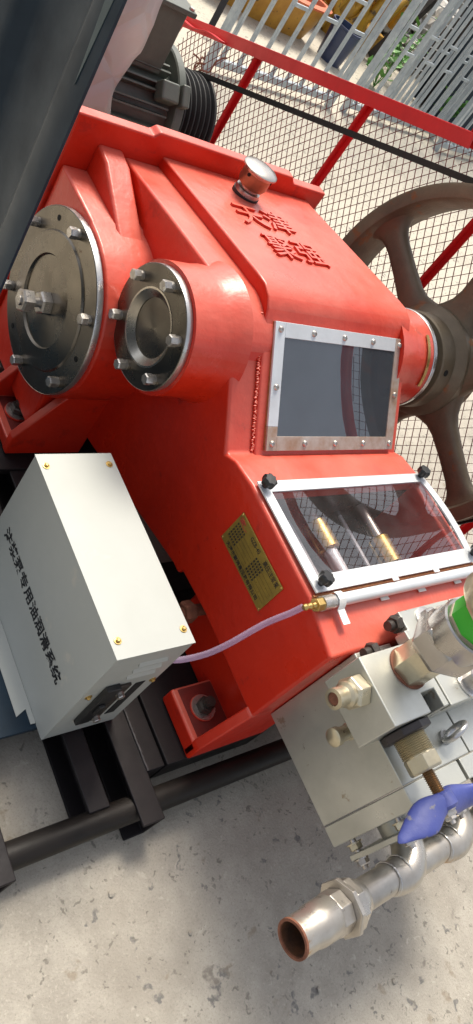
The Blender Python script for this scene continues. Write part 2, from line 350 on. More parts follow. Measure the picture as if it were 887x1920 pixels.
part('bed_plate', MB().box(1.027, 1.075, .288, .62, .02, .118), SKID, sk, bevel=.003)
part('bed_plate', MB().box(1.078, 1.42, .286, .62, .02, .1245), SKID, sk, bevel=.003)
part('bed_plate', MB().box(.93, 1.9, 1.2, 1.9, .10, .1225), SKID, sk, bevel=.003)
part('platform_sheet', MB().box(.30, .846, .463, 1.9, .105, .1185), SLATE, sk, bevel=.002)
part('cross_beam', MB().box(1.03, 1.895, .75, .85, .0, .11), SKID, sk, bevel=.003)
part('cross_beam', MB().box(1.03, 1.895, 2.6, 3.1, .0, .11), SKID, sk, bevel=.003)
wb = MB()
pw = [(1.0255 + random.uniform(-.0008, .0008), .29 + i * .006, .1163 + random.uniform(-.0006, .0006)) for i in range(54)]
wb.tube(pw, [random.uniform(.0028, .0040) for _ in pw], 8)
part('weld_bead', wb, M('weld_grey', (.045, .04, .042), rough=.45, metal=.3), sk)

# ------------------------------------------------------------------ red pump crankcase
pump = thing('grouting_pump', (1.5, 1.0, .125), 'large red cast iron pump housing with two glazed inspection windows and raised lettering', 'pump')
XL, XR = 1.19, 1.85
PY, PZ = 1.12, .768          # pinion shaft axis
BY, BZ = 1.431, .542         # crank shaft axis
top_f = [(.283, .667), (.40, .690), (.418, .694)]
top_w = [(.713, .698), (.79, .688), (.824, .671), (.982, .826)]
rest = arc(PY, PZ, .155, 157, 90, 8)[1:] + [(1.40, .892), (1.66, .86), (1.66, .20), (1.31, .19), (1.20, .212), (.73, .325), (.70, .325), (.695, .345), (.565, .356), (.327, .35), (.283, .35)]
full = top_f + top_w + rest
b = MB().prism(full, 'x', XL, XR)
tmp = put('tmp', b.mesh('tmp', 0), None); cut = put('cut', MB().box(1.232, 1.806, .447, .69, .46, .80).mesh('cut', 0), None)
md = tmp.modifiers.new('b', 'BOOLEAN'); md.operation = 'DIFFERENCE'; md.object = cut; md.solver = 'EXACT'
bpy.context.view_layer.update(); me_ = bpy.data.meshes.new_from_object(tmp.evaluated_get(bpy.context.evaluated_depsgraph_get()))
b = MB().add([v.co.copy() for v in me_.vertices], [tuple(p.vertices) for p in me_.polygons])
bpy.data.objects.remove(tmp); bpy.data.objects.remove(cut)
# undercut walls and rear box
b.box(1.262, 1.80, .30, .66, .1255, .40)
hs = [(1.662, .797), (1.45, .797)] + arc(BY, BZ, .25, 88, 236, 20) + [(1.28, .20), (1.662, .20)]
b.prism(hs, 'x', 1.012, 1.21)
b.prism([(1.664, .861), (1.40, .893), (1.20, .915), (1.12, .921), (1.06, .905), (1.06, .60), (1.664, .60)], 'x', 1.166, 1.30)
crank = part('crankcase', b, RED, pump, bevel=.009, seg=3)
# raised top plate that carries the lettering and the upper window
n_ = Vector((0, -.705, .709))
pa = [(.806, .668), (.817, .678), (1.043, .905), (1.056, .926), (1.078, .946), (1.11, .957), (1.15, .954), (1.664, .892), (1.664, .80), (1.15, .80), (.88, .66)]
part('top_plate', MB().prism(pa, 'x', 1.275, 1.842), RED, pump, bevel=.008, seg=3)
# rear flange
rf = MB()
rf.prism([(1.0, .2), (1.0, .938), (1.222, .938), (1.236, .953), (1.30, .953), (1.52, .951), (1.735, .951), (1.752, .932), (1.90, .932), (1.90, .2)], 'y', 1.66, 1.70)
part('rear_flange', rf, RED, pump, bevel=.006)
# ribs and bosses
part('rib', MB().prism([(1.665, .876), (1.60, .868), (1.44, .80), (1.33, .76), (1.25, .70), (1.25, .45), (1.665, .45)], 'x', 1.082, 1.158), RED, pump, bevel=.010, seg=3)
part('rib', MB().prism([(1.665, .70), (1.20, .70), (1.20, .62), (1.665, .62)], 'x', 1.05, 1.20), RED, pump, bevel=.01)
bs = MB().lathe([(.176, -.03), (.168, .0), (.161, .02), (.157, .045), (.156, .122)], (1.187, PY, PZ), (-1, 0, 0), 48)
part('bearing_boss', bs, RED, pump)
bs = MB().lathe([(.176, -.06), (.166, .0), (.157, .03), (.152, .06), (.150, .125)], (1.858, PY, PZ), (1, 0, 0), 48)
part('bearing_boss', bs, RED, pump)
# front foot
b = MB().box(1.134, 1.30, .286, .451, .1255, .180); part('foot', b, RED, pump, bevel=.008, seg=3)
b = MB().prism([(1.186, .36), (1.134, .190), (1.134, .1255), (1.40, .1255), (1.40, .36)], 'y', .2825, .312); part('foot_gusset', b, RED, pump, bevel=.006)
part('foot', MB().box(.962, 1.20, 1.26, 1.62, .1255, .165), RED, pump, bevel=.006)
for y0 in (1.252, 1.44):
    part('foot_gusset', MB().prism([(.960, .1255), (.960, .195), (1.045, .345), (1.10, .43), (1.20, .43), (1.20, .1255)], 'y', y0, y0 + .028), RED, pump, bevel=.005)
for p in ((1.200, .381, .180), (1.022, 1.374, .165), (1.03, 1.536, .165)):
    part('bolt_seat', MB().cyl(p, Vector(p) + Vector((0, 0, .006)), .036, seg=28), RED, pump)
    a = bolt(pump, Vector(p) + Vector((0, 0, .006)), (0, 0, 1), .0235, .021, DBOLT, .0, .004, 'anchor_nut')
    put('washer', MB().cyl((0, 0, 0), (0, 0, .0042), .034, seg=28).mesh('washer'), BOLT, a, Vector(p) + Vector((0, 0, .006)))
    st = MB().cyl((0, 0, .02), (0, 0, .042), .0140, seg=14)
    put('stud', st.mesh('stud'), DBOLT, a, Vector(p) + Vector((0, 0, .006)))
part('foot_shade', MB().box(1.152, 1.26, .313, .444, .1795, .1812), SHADE_GRIME, pump)  # thin dark sheet: corner shade on the foot top painted in, with grime
part('foot_shade', MB().box(.985, 1.10, 1.285, 1.435, .1645, .1660), SHADE_GRIME, pump)
# crank cover (large) and bearing cover (small)
def cover(name, prof, x, cy, cz, n, rb, r_, h_, a0, label):
    mb = MB().lathe(prof, (x, cy, cz), (-1, 0, 0), 72)
    c = part(name, mb, FLANGE, pump, ang=28); c['label'] = label
    return c
cv = cover('bearing_cover', [(.240, 0), (.240, .0175), (.2385, .019), (.182, .0195), (.178, .0245), (.122, .030), (.118, .0235), (.0, .0235)], 1.012, BY, BZ, 6, 0, 0, 0, 0, 'large dark turned round cover')
part('rim_band', MB().lathe([(.2408, .0006), (.2412, .002), (.2412, .0165), (.2405, .018), (.239, .017), (.239, .0006)], (1.012, BY, BZ), (-1, 0, 0), 72, closed=True), STEEL, cv)
for k in range(6):
    a = R_(28 + 60 * k); p = (.993, BY + .214 * math.cos(a), BZ + .214 * math.sin(a)); bolt(cv, p, (-1, 0, 0), .0148, .018, BOLT, .0138, .009, spin=k * .7)
for k in (58, -62, 178):
    a = R_(k); p = Vector((.9926, BY + .21 * math.cos(a), BZ + .21 * math.sin(a))); part('hole', MB().cyl(p, p + Vector((-.0012, 0, 0)), .0075, seg=14), HOLE, cv)
part('stud', MB().cyl((.99, BY - .01, BZ + .002), (.905, BY - .01, BZ + .002), .013, seg=16), BOLT, cv)
bolt(cv, (.988, BY - .01, BZ + .002), (-1, 0, 0), .031, .027, BOLT, name='nut', spin=.3)
bolt(cv, (.940, BY - .01, BZ + .002), (-1, 0, 0), .031, .030, BOLT, name='nut', spin=.1)
cs = cover('bearing_cover', [(.1450, 0), (.1450, .0165), (.1435, .018), (.091, .018), (.0895, .0172), (.072, .0035), (0, .0035)], 1.065, PY, PZ, 6, 0, 0, 0, 0, 'smaller dark round cover with a bright conical recess')
part('rim_band', MB().lathe([(.1456, .0006), (.146, .002), (.146, .0155), (.1455, .017), (.144, .016), (.144, .0006)], (1.065, PY, PZ), (-1, 0, 0), 64, closed=True), STEEL, cs)
part('recess_wall', MB().lathe([(.0925, .0182), (.0925, .0192), (.0880, .0192), (.0700, .0052), (.0700, .0040), (.0720, .0040), (.0895, .0176)], (1.065, PY, PZ), (-1, 0, 0), 64, closed=True), TURNED, cs)  # conical recess wall; brighter steel puts its lit look into the colour
for k in range(6):
    a = R_(29 + 60 * k); p = (1.047, PY + .122 * math.cos(a), PZ + .122 * math.sin(a)); bolt(cs, p, (-1, 0, 0), .0138, .017, BOLT, .0125, .010, spin=k * .9)
# drive side ring, brass tag
part('seal_ring', MB().lathe([(.151, 0), (.1525, .002), (.1525, .014), (.151, .016), (.12, .016), (.12, 0)], (1.984, PY, PZ), (1, 0, 0), 56, closed=True), STEEL, pump)
tb = MB(); A = arc(PY, PZ, .1535, 110, 168, 14); B_ = arc(PY, PZ, .1560, 110, 168, 14)
tb.add([(1.945, *q) for q in A] + [(1.958, *q) for q in A] + [(1.945, *q) for q in B_] + [(1.958, *q) for q in B_], [(30 + i, 31 + i, 46 + i, 45 + i) for i in range(14)] + [(i, i + 15, i + 16, i + 1) for i in range(14)] + [(i, i + 1, i + 31, i + 30) for i in range(14)] + [(i + 15, i + 45, i + 46, i + 16) for i in range(14)] + [(14, 29, 59, 44), (0, 30, 45, 15)])
part('brass_tag', tb, BRASS, pump)
# raised lettering
def onA(x, y): return Vector((x, y, .954 - (y - 1.15) * (.062 / .514)))
VA = (onA(0, 1.6) - onA(0, 1.2)).normalized()
for s, x, y in (('天', 1.392, 1.392), ('津', 1.497, 1.392), ('聚', 1.412, 1.252), ('强', 1.517, 1.252)):
    t = MB(); text_on(t, s, .112, onA(x, y) + Vector((0, 0, .0005)), (1, 0, 0), VA, ext=.0065, off=.0004, width=.098)
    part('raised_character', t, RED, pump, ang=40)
# breather cap
bc = part('breather_cap', MB().lathe([(.0, .121), (.028, .120), (.048, .116), (.053, .112), (.053, .108), (.045, .104), (.044, .100)], (1.51, 1.565, .878), (0, 0, 1), 40), UNION, pump)
part('neck', MB().lathe([(.043, .104), (.044, .070), (.040, .060), (.028, .057), (.028, .040), (.0, .040)], (1.51, 1.565, .878), (0, 0, 1), 40), M('bronzed_neck', (.36, .24, .16), (.24, .15, .09), rough=.3, metal=.8), bc)
part('lock_ring', MB().lathe([(.029, .058), (.029, .050), (.037, .048), (.039, .040), (.039, .034)], (1.51, 1.565, .878), (0, 0, 1), 40), UNION, bc)
part('rubber_seat', MB().lathe([(.041, .036), (.041, .020), (.046, .018), (.046, .01)], (1.51, 1.565, .878), (0, 0, 1), 40), RUBBER, bc)
for a in (200, 320):
    p = Vector((1.51 + .0425 * math.cos(R_(a)), 1.565 + .0425 * math.sin(R_(a)), .878 + .094)); part('vent_hole', MB().cyl(p, p + Vector((.003 * math.cos(R_(a)), .003 * math.sin(R_(a)), 0)), .005, seg=10), HOLE, bc)
# upper window
O = Vector((1.302, .815, .6905)); U = Vector((1, 0, 0)); V = Vector((0, .7095, .7047)); W = U.cross(V)
WW, WH = .508, .311
def slab(u0, u1, v0, v1, w0, w1):
    return MB().add([O + U * u + V * v + W * w_ for u in (u0, u1) for v in (v0, v1) for w_ in (w0, w1)], [(0, 1, 3, 2), (4, 6, 7, 5), (0, 4, 5, 1), (2, 3, 7, 6), (0, 2, 6, 4), (1, 5, 7, 3)])
part('window_surround', slab(-.022, WW + .006, -.004, WH + .012, -.022, -.012), RED, pump, bevel=.003)
win = part('inspection_window', slab(.0, WW, .0, WH, -.013, -.0052), GASKET, pump, bevel=.001); win['label'] = 'upper sloping window in a screwed metal frame'
part('pane', slab(.03, WW - .03, .03, WH - .03, -.0050, -.0015), PANE2, win)
part('frame_strip', slab(0, .034, .06, WH, -.0050, .0012), ALU, win, bevel=.001)
part('frame_strip', slab(0, .034, 0, .0595, -.0050, .0012), RUSTALU, win, bevel=.001)
part('frame_strip', slab(.0345, WW - .0345, WH - .036, WH, -.0050, .0010), ALU, win, bevel=.001)
part('frame_strip', slab(WW - .034, WW, 0, WH, -.0050, .0012), RUSTALU, win, bevel=.001)
part('frame_strip', slab(.0345, WW - .0345, 0, .036, -.0050, .0010), RUSTALU, win, bevel=.001)
sm = MB().lathe([(.0085, 0), (.0083, .002), (.006, .0052), (.0025, .0062), (.0025, .0045), (0, .0045)], (0, 0, 0), (0, 0, 1), 16).mesh('screw')
sm.materials.append(BOLT)
sc_pts = [(.018 + i * (WW - .036) / 4, WH - .018) for i in range(5)] + [(.018 + i * (WW - .036) / 4, .018) for i in range(5)] + [(.017, WH * .5), (WW - .017, WH * .5)]
for u, v in sc_pts: put('screw', sm, None, win, O + U * u + V * v + W * .001, qz(W))
# weld bead beside the window
wb = MB()
for i in range(120):
    t_ = i / 119; p = Vector((1.272 + random.uniform(-.0025, .0025), .826 + t_ * .232, .688 + t_ * .232 - .012)); r = random.uniform(.0035, .0055)
    wb.lathe([(0, -r * .7), (r * .8, -r * .3), (r, 0), (r * .8, r * .3), (0, r * .7)], p, (0, .7, .7), 7)
part('weld_bead', wb, RED, pump)
# lower cover with clear bowed pane
def zc(x, y):
    t_ = (y - .418) / .295; e = max(0, (x - 1.35) / .49); return .7015 + .013 * e * e * math.sin(math.pi * min(1, max(0, t_)))
def sheet(x0, x1, y0, y1, th, off, nx, ny):
    mb = MB(); P = lambda i, j, k: (x0 + (x1 - x0) * i / nx, y0 + (y1 - y0) * j / ny, zc(x0 + (x1 - x0) * i / nx, y0 + (y1 - y0) * j / ny) + off + k)
    for k in (0, th): mb.v += [P(i, j, k) for j in range(ny + 1) for i in range(nx + 1)]
    n = (nx + 1) * (ny + 1); I = lambda i, j: j * (nx + 1) + i
    for j in range(ny):
        for i in range(nx):
            mb.f.append((I(i, j), I(i, j + 1), I(i + 1, j + 1), I(i + 1, j))); mb.f.append((n + I(i, j), n + I(i + 1, j), n + I(i + 1, j + 1), n + I(i, j + 1)))
    for i in range(nx):
        for j in (0, ny): mb.f.append((I(i, j), I(i + 1, j), n + I(i + 1, j), n + I(i, j)))
    for j in range(ny):
        for i in (0, nx): mb.f.append((I(i, j), I(i, j + 1), n + I(i, j + 1), n + I(i, j)))
    return mb
lid = part('inspection_cover', sheet(1.204, 1.838, .420, .712, .003, .0, 20, 12), PANE, pump); lid['label'] = 'clear lower cover held by four black knobs'
part('frame_strip', sheet(1.200, 1.228, .418, .714, .004, .0032, 2, 12), ALU, lid)
part('frame_strip', sheet(1.816, 1.842, .418, .714, .004, .0032, 2, 12), ALU, lid)
part('frame_strip', sheet(1.2285, 1.8155, .684, .714, .004, .0032, 12, 2), ALU, lid)
part('frame_strip', sheet(1.2285, 1.8155, .418, .458, .004, .0032, 12, 2), ALU, lid)
kb = MB(); ks = 42
for lev, (rr, h) in enumerate(((.007, 0), (.007, .010), (.0150, .012), (.0172, .018), (.0172, .028), (.014, .0325), (.0, .033))):
    for k in range(ks):
        a = 2 * math.pi * k / ks; q = rr * (1 + (.11 * math.cos(7 * a) if lev > 1 else 0)); kb.v.append((q * math.cos(a), q * math.sin(a), h))
kb.f = [(l * ks + k, l * ks + (k + 1) % ks, (l + 1) * ks + (k + 1) % ks, (l + 1) * ks + k) for l in range(6) for k in range(ks)]
km = kb.mesh('knob', 45); km.materials.append(KNOB)
for x, y in ((1.214, .700), (1.827, .702), (1.224, .437), (1.836, .440)): put('knob', km, None, lid, (x, y, zc(x, y) + .006), qz((random.uniform(-.1, .1), random.uniform(-.1, .1), 1)))
part('seal_strip', MB().box(1.196, 1.845, .4125, .4175, .690, .700), GASKET, pump)
# added dark liner that paints shade into the trough under the pane
DARK_TROUGH = M('dark_trough', (.030, .022, .020), (.05, .02, .015), rough=.25, nscale=12)
part('dark_liner', MB().box(1.234, 1.804, .4475, .6895, .4605, .4705).box(1.2325, 1.2345, .4475, .6895, .4705, .665).box(1.234, 1.804, .4475, .4500, .4705, .665).box(1.234, 1.804, .6870, .6895, .4705, .665), DARK_TROUGH, pump)
# crossheads seen under the pane
for x in (1.445, 1.650):
    y0 = .645 if x < 1.5 else .575
    pr = part('plunger_rod', MB().cyl((x, .447, .60), (x, y0 - .02, .60), .0185, seg=20), WHITEM, pump)
    part('crosshead', MB().lathe([(.026, 0), (.030, .004), (.030, .082), (.026, .086)], (x, y0 - .08, .60), (0, 1, 0), 24), BRASS, pr)
    part('tie_rod', MB().cyl((x - .042, .447, .56), (x - .042, .69, .56), .006, seg=10), WHITEM, pr)
    part('wiper', MB().cyl((x, .685, .60), (x, y0, .60), .02, seg=20), UNION, pr)
# nameplate
np_ = part('nameplate', MB().box(1.1865, 1.1895, .471, .678, .5355, .6375), PLATE, pump, bevel=.0008); np_['label'] = 'engraved brass maker plate'
NU, NV = Vector((0, -1, 0)), Vector((0, 0, 1)); NO = Vector((1.1861, .678, .5355))
nt_ = MB()
text_on(nt_, 'GZB-40', .0165, NO + NU * .062 + NV * .0830, NU, NV, width=.043, off=.0002)
text_on(nt_, '高压注浆泵', .0165, NO + NU * .128 + NV * .0830, NU, NV, width=.068, off=.0002)
text_on(nt_, '天津市聚强高压泵有限公司', .0135, NO + NU * .022 + NV * .0075, NU, NV, width=.160, off=.0003)
for r_i in range(5):
    v = .0262 + r_i * .0108
    for u0, u1 in ((.008, .10), (.105, .199)):
        nt_.add([NO + NU * u0 + NV * (v - .003), NO + NU * u1 + NV * (v - .003), NO + NU * u1 + NV * (v - .0024), NO + NU * u0 + NV * (v - .0024)], [(0, 1, 2, 3)])
        for q in range(5):
            u = u0 + .002 + q * .0075; nt_.add([NO + NU * u + NV * v, NO + NU * (u + .0048) + NV * v, NO + NU * (u + .0048) + NV * (v + .0058), NO + NU * u + NV * (v + .0058)], [(0, 1, 2, 3)]) if True else None
part('plate_print', nt_, PRINT, np_, ang=0)
lg = MB()
for k in range(3):
    lg.tube([NO + NU * (.012 + .006 * k + .0055 * math.cos(a)) + NV * (.089 + .0045 * math.sin(a) * (1 - .2 * k)) for a in [i * .42 for i in range(13)]], .0009, 5)
lg.tube([NO + NU * (.008 + .005 * i) + NV * (.081 + .002 * math.sin(i)) for i in range(8)], .0008, 5)
part('plate_emblem', lg, REDPRINT, np_)
for y, z in ((.674, .540), (.475, .540), (.674, .633), (.475, .633)): part('rivet', MB().lathe([(.003, 0), (.0025, .0015), (0, .0022)], (1.1865, y, z), (-1, 0, 0), 10), BRASS, np_)
# drain plug beside the belly
dp = part('drain_plug', MB().cyl((1.262, .60, .30), (1.16, .60, .30), .016, seg=16), RUST, pump)
bolt(dp, (1.20, .60, .30), (-1, 0, 0), .03, .03, RUST, name='nut')

# ------------------------------------------------------------------ oil pipe, strap, hose
op = thing('oil_pipe', (1.2, .395, .68), 'silver oil pipe lying along the front edge of the clear cover', 'pipe')
part('pipe', MB().cyl((1.205, .393, .7045), (1.98, .393, .7045), .0145, seg=24), ALU, op)
part('end_nut', MB().cyl((1.180, .393, .7045), (1.207, .393, .7045), .0155, seg=6), BRASS, op, bevel=.001)
part('end_cap', MB().cyl((1.200, .393, .7045), (1.236, .393, .7045), .0165, seg=24), BOLT, op)
part('hose_barb', MB().lathe([(.006, 0), (.008, .006), (.006, .012), (.008, .018), (.006, .024), (.008, .030)], (1.153, .396, .697), (1, -.1, .25), 14), BRASS, op)
for x in (1.41, 1.56, 1.72): part('clip', MB().box(x, x + .03, .374, .412, .6885, .6915), WHITE, op, bevel=.001)
for x in (1.45, 1.62): part('clip', MB().box(x, x + .022, .405, .417, .7185, .7205), WHITE, op, bevel=.0005)
sp_ = [(.412, .706), (.409, .716), (.400, .7215), (.388, .721), (.378, .714), (.372, .702), (.356, .699), (.338, .697)]
st = MB()
for x in (1.240, 1.262): st.v += [(x, y, z) for y, z in sp_]; st.v += [(x, y - .0006, z + .0018) for y, z in sp_]
n = len(sp_)
for i in range(n - 1):
    st.f += [(i, i + 1, 2 * n + i + 1, 2 * n + i), (n + i, 3 * n + i, 3 * n + i + 1, n + i + 1), (i, n + i, n + i + 1, i + 1), (2 * n + i, 2 * n + i + 1, 3 * n + i + 1, 3 * n + i)]
st.f += [(n - 1, 2 * n - 1, 4 * n - 1, 3 * n - 1), (0, 2 * n, 3 * n, n)]
tag(part('pipe_strap', st, WHITE, None), 'white plastic strap hooked over the end of the silver oil pipe', 'strap')
hp = [(1.160, .400, .690), (1.150, .404, .660), (1.13, .414, .608), (1.11, .417, .566), (1.09, .418, .527), (1.075, .421, .494), (1.06, .426, .462), (1.04, .437, .426), (1.015, .45, .40), (.99, .47, .385), (.975, .50, .38)]
def smooth(P, k=6):
    P = [Vector(p) for p in P]; out = []
    for i in range(len(P) - 1):
        a, b_, c, d = P[max(i - 1, 0)], P[i], P[i + 1], P[min(i + 2, len(P) - 1)]
        for j in range(k):
            t_ = j / k; out.append(.5 * ((2 * b_) + (-a + c) * t_ + (2 * a - 5 * b_ + 4 * c - d) * t_ ** 2 + (-a + 3 * b_ - 3 * c + d) * t_ ** 3))
    return out + [P[-1]]
tag(part('clear_hose', MB().tube(smooth(hp), .0074, 14), HOSE, None), 'translucent mauve hose sagging from the oil pipe to the grey box', 'hose')

# ------------------------------------------------------------------ grey lubrication box
bx = thing('lubrication_box', (.89, .68, .1195), 'light grey sheet metal oil lubrication box with black characters on its side', 'metal box')
part('case', MB().box(.792, .985, .434, .937, .1195, .5285), GREY, bx, bevel=.0015)
part('lid', MB().box(.7905, .9865, .4325, .9385, .5290, .5310), GREY, bx, bevel=.0007)
fl = MB().prism([(.7915, .475), (.779, .475), (.779, .513), (.752, .500), (.752, .95), (.7915, .95)], 'z', .1195, .1220); part('base_flange', fl, GREY, bx, bevel=.0005)
part('flange_tab', MB().prism([(.7915, .434), (.7915, .4745), (.812, .4745), (.800, .434)], 'z', .1190, .1194), GREY, bx)
pr_ = MB(); text_on(pr_, '注浆泵专用油润滑系统', .0415, (.7912, .893, .282), (0, -1, 0), (0, 0, 1), off=.0011, width=.392)
for i, v in enumerate(pr_.v): pr_.v[i] = (v[0], v[1], v[2] - (.893 - v[1]) * .03)
part('side_print', pr_, PRINT, bx, ang=0)
bsm = MB().lathe([(.0085, 0), (.0085, .0018), (.0052, .002), (.0052, .005), (.003, .0065), (0, .0065)], (0, 0, 0), (0, 0, 1), 14).mesh('screw'); bsm.materials.append(BRASS)
for p in ((.806, .905, .531), (.968, .905, .531), (.808, .472, .531), (.970, .468, .531)): put('screw', bsm, None, bx, p)
for p in ((.812, .434, .345), (.972, .434, .355)): put('screw', bsm, None, bx, p, qz((0, -1, 0)))
for k in range(3):
    z = .480 - k * .030; lv = MB(); x0, x1 = .872, .945
    lv.add([(x0, .434, z), (x1, .434, z), (x1, .4285, z - .009), (x0, .4285, z - .009), (x0, .434, z - .0100), (x1, .434, z - .0100)], [(0, 1, 2, 3), (3, 2, 5, 4), (0, 3, 4), (1, 5, 2)])
    part('louvre', lv, GREY, bx)
sw = part('switch', MB().box(.836, .872, .420, .4338, .205, .385), KNOB, bx, bevel=.002)
part('switch_lever', MB().box(.846, .862, .412, .4198, .275, .315), KNOB, sw, bevel=.002)
part('switch_rail', MB().box(.876, .905, .427, .4338, .185, .375), DBOLT, sw, bevel=.002)
for z in (.335, .205): bolt(sw, (.892, .427, z), (0, -1, 0), .0095, .009, BOLT, .010, .002)
part('slot', MB().box(.925, .95, .4325, .4338, .19, .36), HOLE, bx)

# ------------------------------------------------------------------ fluid end
fe = thing('fluid_end', (1.55, .14, .336), 'pale zinc plated block manifold with threaded fittings on the front of the red pump', 'fluid end')
part('cylinder_block', MB().box(1.264, 1.5185, .001, .2815, .336, .612), BLOCK, fe, bevel=.003)
part('cylinder_block', MB().box(1.5235, 1.862, .001, .2815, .336, .612), BLOCK, fe, bevel=.003)
for x0, x1 in ((1.264, 1.4625), (1.473, 1.668), (1.678, 1.862)):
    part('front_plate', MB().box(x0, x1, -.048, -.0003, .336, .6115), BLOCK, fe, bevel=.003)
vb = MB().prism([(1.195, .102), (1.318, .102), (1.318, .145), (1.366, .145), (1.366, .102), (1.385, .102), (1.385, .255), (1.195, .255)], 'z', .6125, .730)
v1 = part('valve_block', vb, BLOCK, fe, bevel=.003)
vb = MB().prism([(1.389, .098), (1.590, .098), (1.590, .327), (1.389, .327), (1.389, .282), (1.375, .282), (1.375, .258), (1.389, .258)], 'z', .6955, .7300); v2 = part('valve_block', vb, BLOCK, fe, bevel=.003)
part('valve_block', MB().box(1.393, 1.586, .101, .262, .6125, .6950), BLOCK, fe, bevel=.003)
part('valve_block', MB().box(1.594, 1.80, .098, .327, .6955, .7300), BLOCK, fe, bevel=.003)
part('clamp_bar', MB().box(1.262, 1.388, .259, .2805, .6125, .668), BLOCK, fe, bevel=.003)
for p in ((1.372, .297, .7105), (1.24, .271, .705)): pass
bolt(fe, (1.388, .306, .713), (-1, 0, 0), .021, .020, DBOLT, name='nut', spin=.2); part('stud', MB().cyl((1.37, .306, .713), (1.352, .306, .713), .0115, seg=16), DBOLT, fe)
bolt(fe, (1.300, .2695, .690), (-1, 0, 0), .019, .018, DBOLT, name='nut', spin=.5); part('stud', MB().cyl((1.285, .2695, .690), (1.262, .2695, .690), .0105, seg=16), DBOLT, fe)
bolt(v1, (1.343, .142, .690), (0, -1, 0), .018, .016, DBOLT, name='nut', spin=.2); part('stud', MB().cyl((1.343, .13, .690), (1.343, .112, .690), .0095, seg=14), DBOLT, v1)
# union standing on the valve block
un = part('union', MB().lathe([(.045, .0), (.0465, .003), (.0465, .074), (.043, .079)], (1.318, .202, .7305), (0, 0, 1), 6, phase=.35), FIT, fe, bevel=.002)
part('seal_washer', MB().lathe([(.048, 0), (.048, .0035), (.04, .0035), (.04, 0)], (1.318, .202, .7302), (0, 0, 1), 32, closed=True), RUST, un)
part('union_body', MB().lathe([(.044, .075), (.060, .080), (.066, .088), (.071, .094), (.071, .136), (.066, .144), (.064, .146)], (1.318, .202, .7305), (0, 0, 1), 6, phase=.1), UNION, un, bevel=.004, seg=3)
part('sleeve', MB().lathe([(.062, .133), (.064, .144), (.064, .184), (.061, .188), (.056, .188)], (1.318, .202, .7305), (0, 0, 1), 48), UNION, un)
part('adapter', MB().lathe([(.053, .181), (.055, .188), (.055, .252), (.05, .256)], (1.318, .202, .7305), (0, 0, 1), 8, phase=.2), FIT, un, bevel=.003)
gb = MB(); gb.lathe([(.0556, .193), (.0562, .195), (.0562, .228), (.0556, .230)], (1.318, .202, .7305), (0, 0, 1), 8, phase=.2); part('green_band', gb, GREEN, un)
part('coupling_ring', MB().lathe([(.05, .248), (.078, .250), (.082, .258), (.082, .31), (.05, .32)], (1.318, .202, .7305), (0, 0, 1), 48), FIT, un)
# plugs on the second valve block
pl = part('plug', MB().lathe([(.040, 0), (.040, .004), (.034, .005)], (1.490, .130, .7302), (0, 0, 1), 32), STEEL, fe)
bolt(pl, (1.490, .130, .735), (0, 0, 1), .030, .034, BOLT, name='plug_head', spin=.2)
pl = part('plug', MB().lathe([(.034, 0), (.034, .004), (.03, .005)], (1.468, .290, .7302), (0, 0, 1), 32), STEEL, fe)
bolt(pl, (1.468, .290, .735), (0, 0, 1), .024, .022, BOLT, name='plug_head', spin=.6)
for p in ((1.535, .300, .7302), (1.545, .165, .7302)): bolt(fe, p, (0, 0, 1), .013, .012, BOLT, .017, .003)
# side fittings
sf = part('side_fitting', MB().lathe([(.036, 0), (.036, .030), (.030, .036), (.026, .037)], (1.1945, .199, .690), (-1, 0, 0), 6, phase=.3), FIT, fe, bevel=.002)
part('fitting_stub', MB().lathe([(.027, .034), (.027, .044), (.021, .050), (.020, .062), (.0215, .066), (.0215, .080), (.014, .081), (.013, .045)], (1.1945, .199, .690), (-1, 0, 0), 28, cap=False), FIT, sf)
part('bore', MB().cyl((1.117, .199, .690), (1.1165, .199, .690), .0135, seg=20), RUST, sf)
sb = part('hose_stub', MB().lathe([(.019, -.012), (.019, .034), (.0165, .036), (.0165, .066), (.0205, .070), (.0205, .084), (.014, .088), (0, .088)], (1.2745, .147, .566), (-1, 0, 0), 24), FIT, fe)
# front bleed valve with wing handle
AXX, AXZ = 1.288, .668
lk = part('lock_nut', MB().lathe([(.047, 0), (.056, .003), (.056, .018), (.047, .021), (.03, .021)], (AXX, .1015, AXZ), (0, -1, 0), 8, phase=.2), BLACKN, fe, bevel=.0015)
th = []
for k in range(10): th += [(.0370, .020 + k * .0043), (.0335, .0221 + k * .0043)]
part('threaded_plug', MB().lathe(th + [(.0345, .064), (.03, .064)], (AXX, .1015, AXZ), (0, -1, 0), 36), FIT, lk, ang=60)
part('plug_hex', MB().lathe([(.0385, .0625), (.0385, .092), (.035, .096), (.012, .096)], (AXX, .1015, AXZ), (0, -1, 0), 6, phase=.15), FIT, lk, bevel=.002)
th = []
for k in range(13): th += [(.0138, .095 + k * .0042), (.0112, .0971 + k * .0042)]
part('spindle', MB().lathe(th + [(.0125, .16)], (AXX, .1015, AXZ), (0, -1, 0), 24), M('bronze_spindle', (.36, .24, .13), (.25, .16, .09), rough=.35, metal=.8), lk, ang=60)
